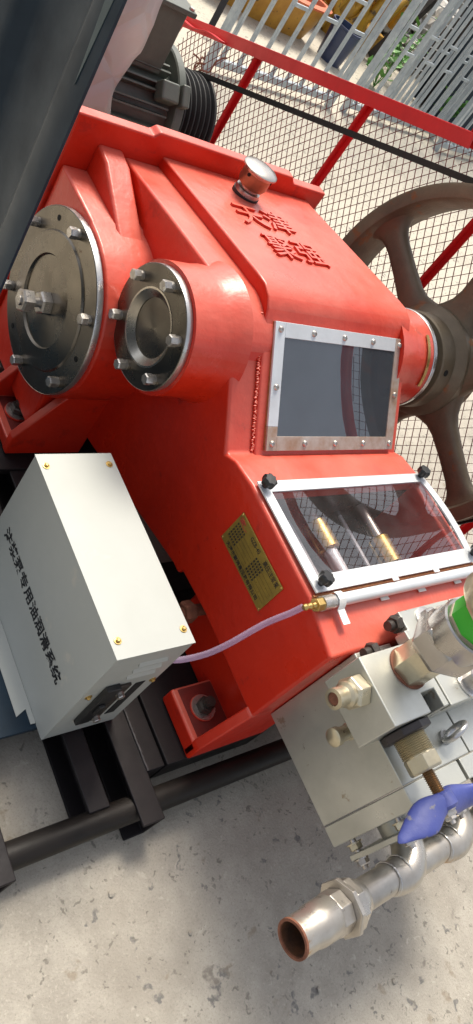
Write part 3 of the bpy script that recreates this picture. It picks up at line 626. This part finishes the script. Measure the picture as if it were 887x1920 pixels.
# wing handle: curved blade with two flared lobes
hb = MB(); nu, nv = 34, 16
hdir = Vector((1.0, -.02, .05)).normalized(); hax = Vector((0, -1, 0)); hn = hdir.cross(hax).normalized()
hc = Vector((AXX, -.050, AXZ))
for i in range(nu + 1):
    s_ = -1 + 2 * i / nu; e = abs(s_)
    wdt = (.021 + .010 * math.sin(math.pi * min(1, e * 1.1)) + .003 * math.sin(9 * s_)) * math.sqrt(max(.02, 1 - e ** 6)); thk = (.017 - .009 * e + .002 * math.sin(7 * s_)) * math.sqrt(max(.03, 1 - e ** 6))
    c = hc + hdir * (s_ * .152) + hax * (.026 * e ** 1.5 + .010) + hn * (.012 * math.sin(s_ * 4.2))
    tw = .25 + .9 * s_
    A_ = (hax * math.cos(tw) + hn * math.sin(tw)); B2 = (hn * math.cos(tw) - hax * math.sin(tw))
    for k in range(nv):
        a = 2 * math.pi * k / nv; hb.v.append(tuple(c + A_ * (wdt * math.cos(a)) + B2 * (thk * math.sin(a) * (1 - .25 * math.cos(a)))))
hb.f = [(i * nv + k, i * nv + (k + 1) % nv, (i + 1) * nv + (k + 1) % nv, (i + 1) * nv + k) for i in range(nu) for k in range(nv)] + [tuple(range(nv - 1, -1, -1)), tuple(nu * nv + k for k in range(nv))]
wh_ = part('wing_handle', hb, BLUE, fe, ang=70); wh_['label'] = 'worn blue wing handle'
part('handle_hub', MB().lathe([(.020, 0), (.024, .004), (.026, .03), (.020, .036), (0, .036)], hc + Vector((0, .010, 0)), (0, -1, 0), 20), BLUE, wh_)
bolt(wh_, hc + Vector((0, -.026, 0)), (0, -1, 0), .014, .010, BOLT, .017, .002, 'nut', spin=.2)
# lifting eye
ey = MB().tube([(1.465 + .027 * math.cos(a), .052 + .010 * math.cos(a), .645 + .030 * math.sin(a)) for a in [i * math.pi / 14 for i in range(28)]] + [(1.465 + .027, .062, .645)], .0075, 12)
eo = part('lifting_eye', ey, STEEL, fe); part('eye_base', MB().cyl((1.465, .052, .6125), (1.465, .052, .618), .017, seg=20), STEEL, eo)
# suction flanges
for i, xc in enumerate((1.364, 1.556, 1.748)):
    fl_ = part('suction_flange', MB().box(xc - .092, xc + .092, -.090, -.077, .362, .552), BLOCK, fe, bevel=.002)
    part('flange_neck', MB().cyl((xc, -.0485, .455), (xc, -.0775, .455), .046, seg=32), BLOCK, fl_)
    for dx in (-.076, .076):
        for dz in (-.076, .080):
            p = Vector((xc + dx, -.0485, .455 + dz))
            part('stud', MB().cyl(p, p + Vector((0, -.066, 0)), .0075, seg=12), BOLT, fl_)
            bolt(fl_, p + Vector((0, -.0418, 0)), (0, -1, 0), .015, .013, BOLT, .018, .003, 'nut', spin=dx * 9)
            bolt(fl_, p + Vector((0, -.008, 0)), (0, -1, 0), .016, .013, FIT, .019, .003, 'nut', spin=dz * 20)

# ------------------------------------------------------------------ suction manifold
mn = thing('suction_manifold', (1.4, -.19, .38), 'weathered stainless suction pipe with welded elbows and a rusty open end', 'pipe')
MY, MZ, PR = -.147, .455, .0345
part('pipe', MB().cyl((1.13, MY, MZ), (1.70, MY, MZ), PR - .0015, seg=40), INOX, mn)
for xc in (1.364, 1.556, 1.748):
    pth = [(xc, -.0805, MZ)] + [(xc - .062 + .062 * math.cos(a), -.085 - .070 * math.sin(a), MZ) for a in [i * math.pi / 2 / 12 for i in range(13)]] + [(xc - .085, MY - .006, MZ), (xc - .104, MY, MZ)]
    el = part('elbow', MB().tube(pth, [PR + .0005 + .004 * math.sin(math.pi * i / (len(pth) - 1)) for i in range(len(pth))], 36), INOX, mn)
    for xw in (xc - .064, xc - .104):
        wv = MB()
        pw = [(xw + random.uniform(-.0009, .0009), MY + (PR + .0005) * math.cos(2 * math.pi * k / 64), MZ + (PR + .0005) * math.sin(2 * math.pi * k / 64)) for k in range(65)]
        wv.tube(pw, [random.uniform(.0016, .0027) for _ in pw], 7)
        part('weld_bead', wv, STEEL, el)
# hex union and open pipe end
def MX(prof, seg, phase=0.0, closed=False, cap=True, yz=(MY, MZ), x=1.142): return MB().lathe(prof, (x, yz[0], yz[1]), (-1, 0, 0), seg, phase=phase, closed=closed, cap=cap)
part('collar', MX([(.036, -.022), (.046, .0), (.046, .006), (.034, .012)], 40), INOX, mn)
part('union_nut', MX([(.050, .004), (.053, .006), (.053, .024), (.050, .026)], 8, .2), INOX, mn, bevel=.002)
part('union_nut', MX([(.056, .026), (.059, .028), (.059, .037), (.056, .039), (.03, .039)], 8, .35), INOX, mn, bevel=.002)
part('union_hex', MX([(.044, .039), (.044, .070), (.041, .073)], 8, .1), INOX, mn, bevel=.002)
eb = MX([(.040, .068), (.042, .072), (.042, .108), (.0412, .118), (.0385, .128), (.0385, .172), (.036, .172)], 44, cap=False)
part('bell', eb, INOX, mn)
part('cut_edge', MX([(.0387, .1700), (.0384, .1745), (.0330, .1752), (.0320, .1700)], 44, closed=True), RUST, mn)
part('bore', MX([(.0321, .1715), (.0321, .02), (0, .02)], 36, cap=False), BORE, mn)

# ------------------------------------------------------------------ flywheel, belt
fw = thing('flywheel', (2.17, PY, PZ - .54), 'brown cast iron spoked flywheel pulley beside the red pump', 'flywheel')
pr_ = [(.540, 2.105), (.540, 2.13)]
for k in range(5):
    x = 2.135 + k * .022; pr_ += [(.540, x), (.528, x + .005), (.528, x + .011), (.540, x + .016)]
pr_ += [(.540, 2.262), (.536, 2.266), (.497, 2.266), (.491, 2.255), (.482, 2.20), (.482, 2.17), (.491, 2.115), (.497, 2.105), (.530, 2.102)]
part('rim', MB().lathe([(r, x) for r, x in pr_], (0, PY, PZ), (1, 0, 0), 96, closed=True), IRON, fw)
part('hub', MB().lathe([(.06, 2.035), (.148, 2.035), (.152, 2.039), (.152, 2.098), (.156, 2.102), (.168, 2.110), (.178, 2.125), (.178, 2.215), (.165, 2.225), (.06, 2.225)], (0, PY, PZ), (1, 0, 0), 64, closed=True), IRON, fw)
part('shaft', MB().cyl((1.99, PY, PZ), (2.24, PY, PZ), .112, seg=40), UNION, fw)
part('grub_hole', MB().cyl((2.062, PY + .1515 * math.cos(R_(150)), PZ + .1515 * math.sin(R_(150))), (2.062, PY + .1535 * math.cos(R_(150)), PZ + .1535 * math.sin(R_(150))), .010, seg=14), HOLE, fw)
for k in range(6):
    a = R_(21 + 60 * k); rd = Vector((0, math.cos(a), math.sin(a))); tg = Vector((0, -math.sin(a), math.cos(a))); ax = Vector((1, 0, 0)); s_ = MB(); ns = 20
    secs = [(.150, .098, .040), (.178, .074, .036), (.205, .056, .031), (.24, .046, .028), (.32, .041, .026), (.40, .040, .025), (.435, .044, .026), (.455, .052, .028), (.470, .066, .032), (.480, .084, .038), (.490, .105, .044)]
    for r, hw, ht in secs:
        c = Vector((2.172, PY, PZ)) + rd * r
        for j in range(ns):
            q = 2 * math.pi * j / ns; cx, sx = math.cos(q), math.sin(q); e_ = .75
            s_.v.append(tuple(c + tg * hw * math.copysign(abs(cx) ** e_, cx) + ax * ht * math.copysign(abs(sx) ** e_, sx)))
    s_.f = [(i * ns + j, i * ns + (j + 1) % ns, (i + 1) * ns + (j + 1) % ns, (i + 1) * ns + j) for i in range(len(secs) - 1) for j in range(ns)]
    part('spoke', s_, IRON, fw, ang=50)
MYc, MZc, MR = 2.835, .478, .186       # motor axis
D = math.hypot(MYc - PY, MZc - PZ); th0 = math.atan2(MZc - PZ, MYc - PY); be = math.asin((.538 - MR) / D)
def belt_path(off):
    p = []
    for i in range(41):     # around flywheel front
        a = th0 + math.pi / 2 - be + (2 * math.pi - (math.pi - 2 * be)) * i / 40
        p.append((PY + (.536 + off) * math.cos(a), PZ + (.536 + off) * math.sin(a)))
    for i in range(17):
        a = th0 - math.pi / 2 + be + (math.pi - 2 * be) * i / 16
        p.append((MYc + (MR + off) * math.cos(a), MZc + (MR + off) * math.sin(a)))
    return p
be_i, be_o = belt_path(-.008), belt_path(.013); n = len(be_i); bb = MB()
bb.v = [(2.190, *q) for q in be_o] + [(2.208, *q) for q in be_o] + [(2.193, *q) for q in be_i] + [(2.205, *q) for q in be_i]
for i in range(n):
    j = (i + 1) % n; bb.f += [(i, j, n + j, n + i), (2 * n + i, 3 * n + i, 3 * n + j, 2 * n + j), (i, 2 * n + i, 2 * n + j, j), (n + i, n + j, 3 * n + j, 3 * n + i)]
tag(part('drive_belt', bb, RUBBER, None), 'single black rubber belt running from the motor pulley to the flywheel', 'belt')

# ------------------------------------------------------------------ electric motor
mo = thing('electric_motor', (1.6, MYc, .11), 'dark grey finned electric motor with a grooved black pulley behind the red pump', 'motor')
mb = MB().lathe([(.19, 1.20), (.20, 1.21), (.20, 1.96), (.17, 1.97)], (0, MYc, MZc), (1, 0, 0), 48); part('frame', mb, MOTOR, mo)
for k in range(36):
    a = R_(100 + k * 10 + (3 if k % 2 else 0))
    if 75 < (math.degrees(a) % 360) < 105: continue
    e = Vector((0, math.cos(a), math.sin(a)))
    part('fin', MB().bar(Vector((1.30, MYc, MZc)) + e * .217, Vector((1.93, MYc, MZc)) + e * .217, .007, .046, up=e), MOTOR, mo)
part('end_shield', MB().lathe([(.10, 1.955), (.252, 1.955), (.258, 1.96), (.258, 1.992), (.20, 2.004), (.12, 2.012), (.06, 2.012)], (0, MYc, MZc), (1, 0, 0), 56), MOTOR, mo)
for a in (140, 215, 325, 35):
    e = Vector((0, math.cos(R_(a)), math.sin(R_(a)))); c = Vector((0, MYc, MZc)) + e * .252
    eo = part('ear', MB().bar(c + Vector((1.86, 0, 0)), c + Vector((1.945, 0, 0)), .075, .065, up=e), MOTOR, mo, bevel=.01)
    part('ear_lug', MB().bar(c + Vector((1.953, 0, 0)) + e * .006, c + Vector((1.990, 0, 0)) + e * .006, .085, .070, up=e), MOTOR, eo, bevel=.008)
tb_ = part('terminal_box', MB().box(1.62, 1.885, 2.715, 2.93, .66, .905), MOTOR, mo, bevel=.006)
part('box_lid', MB().box(1.60, 1.905, 2.69, 2.95, .9055, .925), MOTOR, tb_, bevel=.004)
for p in ((1.885, 2.71, .925), (1.885, 2.93, .925), (1.62, 2.71, .925)): bolt(tb_, p, (0, 0, 1), .011, .009, BOLT)
part('motor_foot', MB().box(1.42, 1.88, 2.62, 3.05, .1105, .30), MOTOR, mo, bevel=.01)
pp = [(.05, 2.015), (.19, 2.015), (.192, 2.018)]
for k in range(7):
    x = 2.022 + k * .026; pp += [(.192, x), (.176, x + .008), (.176, x + .013), (.192, x + .021)]
pp += [(.192, 2.208), (.19, 2.212), (.05, 2.212)]
part('grooved_pulley', MB().lathe(pp, (0, MYc, MZc), (1, 0, 0), 64), RUBBER, mo, ang=20)
# plastic film over the fan end
fb = MB(); nx, ny = 34, 46
prof = [(2.50, .20), (2.52, .45), (2.535, .70), (2.56, .98), (2.60, 1.06), (2.75, 1.08), (3.0, 1.06), (3.10, .95), (3.13, .45)]
prof = [Vector((0, *p)) for p in prof]; prof = smooth(prof, 14)
import mathutils
for i, p in enumerate(prof):
    t_ = i / (len(prof) - 1); edge = 1.645 + .022 * math.sin(t_ * 21) + .012 * math.sin(t_ * 47 + 1)
    for j in range(nx + 1):
        x = .95 + (edge - .95) * j / nx; q = mathutils.noise.noise(Vector((x * 6, p.y * 5, p.z * 5))); q2 = mathutils.noise.noise(Vector((x * 17, p.y * 6 + 3, p.z * 14)))
        cr = abs(mathutils.noise.noise(Vector((x * 5 + p.z * 4, p.z * 5 - x * 3, 7.3))))
        fb.v.append((x, p.y + .030 * q + .008 * q2 - .030 * max(0, .12 - cr), p.z + .018 * q2))
m_ = nx + 1
fb.f = [(i * m_ + j, i * m_ + j + 1, (i + 1) * m_ + j + 1, (i + 1) * m_ + j) for i in range(len(prof) - 1) for j in range(nx)]
fo = part('plastic_film', fb, FILM, None, ang=40); sol = fo.modifiers.new('t', 'SOLIDIFY'); sol.thickness = .001
tag(fo, 'crumpled translucent plastic film draped over the fan end of the grey motor', 'plastic film')

# ------------------------------------------------------------------ belt guard
gd = thing('belt_guard', (2.4, 1.9, 0), 'red belt guard of expanded mesh on a bar frame behind the flywheel', 'guard')
GX = 2.40
def railz(y): return .782 + (3.107 - y) * .343
outlines = ([(3.30, railz(3.30)), (1.69, railz(1.69)), (1.69, .12), (3.22, .12), (3.40, .28), (3.44, .50), (3.40, .63)], arc(1.12, .80, .80, 45, 180, 16) + [(.32, .12), (1.69, .12)])
def clip(p, d, outline):
    t0, t1 = -9, 9; n = len(outline); A2 = 0
    cx = sum(q[0] for q in outline) / n; cz = sum(q[1] for q in outline) / n
    for i in range(n):
        a, b_ = outline[i], outline[(i + 1) % n]; nx_, nz_ = b_[1] - a[1], a[0] - b_[0]
        if nx_ * (cx - a[0]) + nz_ * (cz - a[1]) < 0: nx_, nz_ = -nx_, -nz_
        f0 = nx_ * (p[0] - a[0]) + nz_ * (p[1] - a[1]); fd = nx_ * d[0] + nz_ * d[1]
        if abs(fd) < 1e-9:
            if f0 < 0: return None
            continue
        t = -f0 / fd
        if fd > 0: t0 = max(t0, t)
        else: t1 = min(t1, t)
    return (t0, t1) if t1 - t0 > .02 else None
ms = MB(); cy_, cz_ = .040, .050; L_ = math.hypot(cy_, cz_)
for sgn in (1, -1):
    d = (cy_ / L_, sgn * cz_ / L_)
    for k in range(-80, 130):
        for ol in outlines:
            p = (k * cy_, .12); c = clip(p, d, ol)
            if not c: continue
            P0 = (GX, p[0] + d[0] * c[0], p[1] + d[1] * c[0]); P1 = (GX, p[0] + d[0] * c[1], p[1] + d[1] * c[1])
            ms.bar(P0, P1, .0019, .0030, up=(1, 0, 0))
mo_ = part('mesh_panel', ms, MESHRED, gd, ang=0); mo_['kind'] = 'stuff'
def angle_rail(name, p0, p1, h=.038, wdt=.034):
    b_ = MB(); b_.bar((GX - .006, *p0), (GX - .006, *p1), .006, h, up=(0, 0, 1)); return part(name, b_, GUARD, gd, bevel=.001)
r0, r1 = (3.48, railz(3.48)), (1.66, railz(1.66))
bt = MB(); bt.bar((GX - .034, *r0), (GX - .034, *r1), .066, .006); bt.bar((GX - .004, r0[0], r0[1] - .022), (GX - .004, r1[0], r1[1] - .022), .006, .040)
bt.bar((GX - .064, r0[0], r0[1] - .022), (GX - .064, r1[0], r1[1] - .022), .005, .050)
part('top_rail', bt, GUARD, gd, bevel=.001)
for y in (2.836, 2.155, 1.462, .655):
    zt = railz(y) - .03 if y > 1.7 else .80 + math.sqrt(.64 - (y - 1.12) ** 2) - .01
    b_ = MB(); b_.bar((GX - .012, y, 0), (GX - .012, y, zt), .026, .005, up=(1, 0, 0)); b_.bar((GX - .026, y + .011, 0), (GX - .026, y + .011, zt), .005, .028, up=(1, 0, 0)); part('post', b_, GUARD, gd, bevel=.001)
rp = [(3.36, .70), (3.42, .66), (3.46, .58), (3.47, .48), (3.44, .36), (3.37, .25), (3.26, .17), (3.1, .12)]
ro_ = smooth([Vector((0, *q)) for q in [(3.02, railz(3.02) - .04), (3.14, railz(3.14) - .025), (3.25, .70)] + rp[1:]], 5); rb = MB()
for p in ro_: rb.v += [(GX - .10, p.y, p.z), (GX - .006, p.y, p.z)]
rb.f = [(2 * i, 2 * i + 1, 2 * i + 3, 2 * i + 2) for i in range(len(ro_) - 1)]
ob = part('end_hoop', rb, GUARD, gd); s2 = ob.modifiers.new('t', 'SOLIDIFY'); s2.thickness = .005
b_ = MB().bar((GX - .012, .48, .03), (GX - .012, 3.2, .03), .03, .03); part('bottom_rail', b_, GUARD, gd)
ar = [(1.688, railz(1.69))] + arc(1.12, .80, .805, 45, 180, 30) + [(.315, .03)]; rb = MB()
for y, z in ar: rb.v += [(GX - .066, y, z), (GX - .004, y, z)]
rb.f = [(2 * i, 2 * i + 1, 2 * i + 3, 2 * i + 2) for i in range(len(ar) - 1)]
ob = part('front_hoop', rb, GUARD, gd); s2 = ob.modifiers.new('t', 'SOLIDIFY'); s2.thickness = .005

# ------------------------------------------------------------------ slate steel column
cs_ = [(.604, 1.012), (.600, 1.030), (.598, 1.070), (.602, 1.084), (.616, 1.098), (.632, 1.110), (.638, 1.125), (.638, 1.275), (.632, 1.290), (.612, 1.305), (.604, 1.320), (.602, 1.50), (.612, 1.50), (.614, 1.33), (.645, 1.30), (.648, 1.12), (.612, 1.086), (.608, 1.07), (.610, 1.014)]
sc_o = thing('steel_column', (.62, 1.25, 0), 'tall dark slate blue folded steel panel standing beside the red pump', 'steel panel')
part('folded_sheet', MB().prism(cs_, 'z', 0, 1.72), SLATE, sc_o, ang=50)
part('edge_gusset', MB().add([(.6035, 1.0125, 1.72), (.590, 1.060, 1.72), (.598, 1.034, 1.28), (.6085, 1.0145, 1.72), (.595, 1.062, 1.72), (.603, 1.036, 1.28)], [(0, 1, 2), (5, 4, 3), (0, 3, 4, 1), (1, 4, 5, 2), (2, 5, 3, 0)]), TEAL, sc_o)
part('base_plate', MB().box(.56, .70, 1.0, 1.52, 0, .012), SLATE, sc_o)

# ------------------------------------------------------------------ gates standing in the yard
GA = Vector((3.59, 4.739, 0)); GD = Vector((.982, .189, 0)).normalized(); GN = Vector((-GD.y, GD.x, 0))
def gate(s0, bars, rungs, off, label, ztop=1.75, zb=.10, tall=True):
    org = GA + GD * s0 + GN * off
    t = thing('steel_gate', org, label, 'gate', None)
    P = lambda s, z: GA + GD * s + GN * off + Vector((0, 0, z))
    for s in bars: part('bar', MB().bar(P(s, zb), P(s, ztop), .026, .026, up=GN), GALV, t, bevel=.003)
    for s, z, wd in rungs: part('rung', MB().bar(P(s - wd / 2, z), P(s + wd / 2, z), .020, .026), GALV, t, bevel=.003)
    sa, sb = bars[0] - .1, bars[-1] + .1
    part('bottom_rail', MB().bar(P(sa, zb - .025), P(sb, zb - .025), .045, .05), GALV, t, bevel=.004)
    part('top_rail', MB().bar(P(sa, ztop + .02), P(sb, ztop + .02), .045, .04), GALV, t, bevel=.004)
    for s in (sa, sb): part('stile', MB().bar(P(s, 0), P(s, ztop + .04), .05, .05, up=GN), GALV, t, bevel=.004)
    return t
b1 = [.115 + .1905 * k for k in range(8)]
r1 = [(b1[i] + .095, .60, .165) for i in (2, 4, 6)] + [(b1[i] + .095, .795, .165) for i in (1, 3, 5)] + [(b1[0] + .095, .60, .165)]
gate(0, b1, r1, 0, 'open galvanised steel gate standing before the ochre tubs')
b2 = [1.885 + .185 * k for k in range(9)]
r2 = [(b2[i] + .092, .61, .16) for i in (1, 3, 5, 7)] + [(b2[i] + .092, .80, .16) for i in (0, 2, 4, 6)]
gate(1.8, b2, r2, .0, 'galvanised steel gate standing before the pale rubble and green plant')
b3 = [2.62 + .20 * k for k in range(8)]
gate(2.6, b3, [(b3[i] + .1, .70, .17) for i in (1, 3, 5)], .16, 'galvanised gate leaning close behind another by the dark steel sheets', ztop=1.9)
b4 = [3.35 + .17 * k for k in range(9)]
gate(3.3, b4, [(b4[i] + .085, .55, .14) for i in (0, 2, 4, 6)], -.22, 'galvanised gate standing in front of the dark leaning steel sheets', ztop=1.9)
for k in range(3):
    o0 = Vector((8.15, 6.05 + .12 * k, 0)); t = MB(); t.bar(o0, o0 + Vector((.05, .22, 1.9)), 1.5, .02, up=(0, 1, 0))
    tag(part('steel_sheet', t, [SLATE, DARKWOOD, SLATE][k], None, bevel=.004), ['slate blue steel sheet leaning directly behind the gates', 'brown rusted sheet leaning between two slate blue sheets', 'slate blue steel sheet at the back of the leaning stack'][k], 'steel sheet', 'sheets leaning behind the gates')

# ------------------------------------------------------------------ tubs, bucket, yard clutter
def tub(c, L, Wd, h, rot, label, rim=TUBRIM, side=OCHRE):
    t = thing('oval_tub', c, label, 'tub', None); c = Vector(c); n = 40
    def ring(sx, z): return [c + Vector((math.cos(rot) * sx * L * math.cos(a) - math.sin(rot) * (sx * L - L + Wd) * math.sin(a), math.sin(rot) * sx * L * math.cos(a) + math.cos(rot) * (sx * L - L + Wd) * math.sin(a), z)) for a in [2 * math.pi * k / n for k in range(n)]]
    def loft(rs):
        m = MB()
        for r in rs: m.v += [tuple(p) for p in r]
        m.f = [(i * n + k, i * n + (k + 1) % n, (i + 1) * n + (k + 1) % n, (i + 1) * n + k) for i in range(len(rs) - 1) for k in range(n)]
        return m
    b_ = loft([ring(.86, 0), ring(.93, h * .5), ring(.98, h * .94)]); b_.f.append(tuple(range(n - 1, -1, -1))); part('side', b_, side, t)
    part('rim', loft([ring(.97, h * .90), ring(1.03, h * .92), ring(1.04, h * .98), ring(1.01, h), ring(.93, h), ring(.92, h * .94), ring(.91, h * .5)]), rim, t)
    b_ = MB(); r = ring(.92, h * .55); b_.v = [tuple(p) for p in r]; b_.f = [tuple(range(n))]; part('dried_mud', b_, MUD, t)
tub((5.02, 6.42, 0), .78, .27, .34, -.02, 'long ochre oval tub with a terracotta rim behind the gate')
tub((5.60, 7.05, 0), .72, .25, .36, .05, 'terracotta oval tub with muddy bottom behind the ochre tub', side=TUBRIM)
tub((5.05, 7.30, 0), .60, .25, .30, .1, 'ochre oval tub farthest from the gate, behind the other tubs')
bk = thing('bucket', (5.93, 6.18, 0), 'navy blue plastic bucket beside the ochre tub', 'bucket')
part('shell', MB().lathe([(0, .01), (.13, .0), (.16, .31), (.172, .315), (.172, .335), (.156, .335), (.135, .03), (0, .03)], (5.93, 6.18, 0), (0, 0, 1), 32), NAVY, bk)
part('handle', MB().tube([(5.93 + .165 * math.cos(a), 6.18, .31 - .12 * math.sin(a)) for a in [i * math.pi / 10 for i in range(11)]], .006, 8), GALV, bk)
ym = thing('yellow_casting', (6.75, 7.2, 0), 'rusty yellow pump casting with bent pipes standing in the clutter', 'machine part')
part('body', MB().lathe([(.32, 0), (.34, .1), (.30, .35), (.24, .42), (.24, .62), (.30, .66), (.30, .72), (.12, .74)], (6.65, 7.15, 0), (0, 0, 1), 28), YEL, ym)
for k in range(4):
    x = 6.3 + k * .22; part('bent_pipe', MB().tube(smooth([(x, 6.95, .05), (x + .05, 6.9, .35), (x + .2, 6.95, .62), (x + .42, 7.1, .66), (x + .5, 7.2, .3)], 5), .045, 12), YEL, ym)
part('ring', MB().tube([(6.42 + .2 * math.cos(a), 6.82, .40 + .2 * math.sin(a)) for a in [i * math.pi / 12 for i in range(25)]], .035, 12), YEL, ym)
part('base_block', MB().box(6.2, 7.3, 7.0, 7.6, 0, .22), YEL, ym, bevel=.02)
tag(part('perforated_board', MB().box(7.0, 8.2, 8.2, 8.25, 0, 1.5), PINK, None), 'faded pinkish perforated board standing upright behind the yellow casting', 'board')
tag(part('drain_pipe', MB().tube([(6.2, 7.7, .75), (7.6, 7.3, .55)], .03, 12), M('pale_green_pipe', (.42, .52, .42), rough=.4), None), 'pale green plastic pipe lying across the yellow casting', 'pipe')
tag(part('timber_beam', MB().bar((7.0, 6.75, .05), (7.9, 6.95, 1.75), .10, .08), DARKWOOD, None, bevel=.01), 'dark timber beam leaning at the rubble pile', 'timber beam', None)
tag(part('timber_beam', MB().bar((8.2, 7.15, .05), (8.6, 7.25, 1.8), .12, .09), DARKWOOD, None, bevel=.01), 'thicker dark timber post beside the wire rack', 'timber beam', None)
# pale rubble: separate stones
import bmesh
for k in range(70):
    bm = bmesh.new(); bmesh.ops.create_icosphere(bm, subdivisions=2, radius=1.0); sx, sy, sz = random.uniform(.09, .20), random.uniform(.09, .18), random.uniform(.07, .13)
    off = random.random() * 50
    for v in bm.verts: v.co *= 1 + .45 * mathutils.noise.noise(v.co * 1.4 + Vector((off, 0, 0))); v.co.x *= sx; v.co.y *= sy; v.co.z *= sz
    me = bpy.data.meshes.new('stone'); bm.to_mesh(me); bm.free()
    lay = k // 20; c = (7.35 + random.uniform(0, 1.7), 7.05 + random.uniform(0, .5) + lay * .14, .09 + lay * .17)
    tag(put('stone', me, STONE, None, c), 'pale broken stone in the rubble pile behind the gates', 'stone', 'stones of the rubble pile')
wr = thing('wire_rack', (7.3, 6.85, 0), 'white wire rack panel in front of the pale rubble', 'wire rack')
for k in range(9): part('wire', MB().cyl((7.25 + k * .17, 6.86 + k * .03, .05), (7.25 + k * .17, 6.86 + k * .03, 1.6), .007, seg=6), GALV, wr)
for k in range(12): part('cross_wire', MB().cyl((7.2, 6.84, .12 + k * .13), (8.7, 7.10, .12 + k * .13), .007, seg=6), WHITE, wr)
# plants
def plant(c, n, h, label):
    t = thing('leafy_plant', c, label, 'plant'); c = Vector(c); st_ = MB(); lf = MB()
    for k in range(n):
        a = random.uniform(0, 6.28); tip = c + Vector((math.cos(a) * random.uniform(.05, .30), math.sin(a) * random.uniform(.05, .25), random.uniform(.3, 1) * h)); mid = (c + tip) / 2 + Vector((0, 0, .05)); st_.tube([c, mid, tip], .005, 6)
        for q in range(5):
            p = mid.lerp(tip, q / 4) + Vector((random.uniform(-.05, .05), random.uniform(-.05, .05), 0)); d = Vector((random.uniform(-1, 1), random.uniform(-1, .4), random.uniform(-.2, .8))).normalized(); u, v, d = frame_for(d); L2 = random.uniform(.07, .14); w2 = L2 * .42
            lf.add([p, p + d * L2 * .5 + u * w2, p + d * L2, p + d * L2 * .5 - u * w2, p + d * L2 * .5 + v * .012], [(0, 1, 4), (1, 2, 4), (2, 3, 4), (3, 0, 4)])
    part('stem', st_, LEAF, t); part('foliage', lf, LEAF, t, ang=0)
plant((7.05, 6.45, 0), 10, .85, 'bright green leafy plant growing before the pale rubble')
plant((6.55, 6.05, 0), 8, .45, 'low green weeds at the foot of the gates by the rubble')
plant((7.6, 5.9, 0), 8, .4, 'low green weeds beside the dark leaning sheets')
plant((6.0, 8.4, 0), 16, .9, 'broad green shrub behind the oval tubs')
# rusty wire tangle and angle iron by the gate foot
rw = MB()
for k in range(5):
    p = [Vector((3.42, 4.55, .02))]
    for q in range(7): p.append(p[-1] + Vector((random.uniform(-.04, .06), random.uniform(-.04, .04), random.uniform(-.02, .045))))
    rw.tube(smooth([(x.x, x.y, max(.01, x.z)) for x in p], 4), .006, 6)
tag(part('rusty_scrap', rw, RUST, None), 'tangled rusty scrap wire at the foot of the gate', 'scrap')
tag(part('angle_iron', MB().bar((3.9, 5.3, .03), (4.05, 5.5, .32), .05, .012), SKID, None), 'short dark angle iron propped on the ground behind the gate', 'angle iron')
# yard wall far behind
wl = part('yard_wall', MB().box(-10, 22, 11.0, 11.3, 0, 3.0), M('old_render', (.34, .31, .27), (.24, .22, .19), rough=.9, nscale=2), None)
tag(wl, 'weathered rendered yard wall closing the scene behind the clutter', 'wall')
# loose chips on the concrete
for k in range(12):
    bm = bmesh.new(); bmesh.ops.create_icosphere(bm, subdivisions=1, radius=1.0); s_ = random.uniform(.004, .010)
    for v in bm.verts: v.co *= 1 + .5 * mathutils.noise.noise(v.co * 1.7 + Vector((k * 3.1, 0, 0))); v.co.x *= s_ * random.uniform(.9, 1.1); v.co.y *= s_; v.co.z *= s_ * .5
    me = bpy.data.meshes.new('pebble'); bm.to_mesh(me); bm.free()
    tag(put('pebble', me, GROUND, None, (random.uniform(.65, 1.7), random.uniform(-.45, .12), s_ * .35)), 'small loose stone chip on the bare concrete in front of the skid', 'pebble', 'stone chips on the concrete')
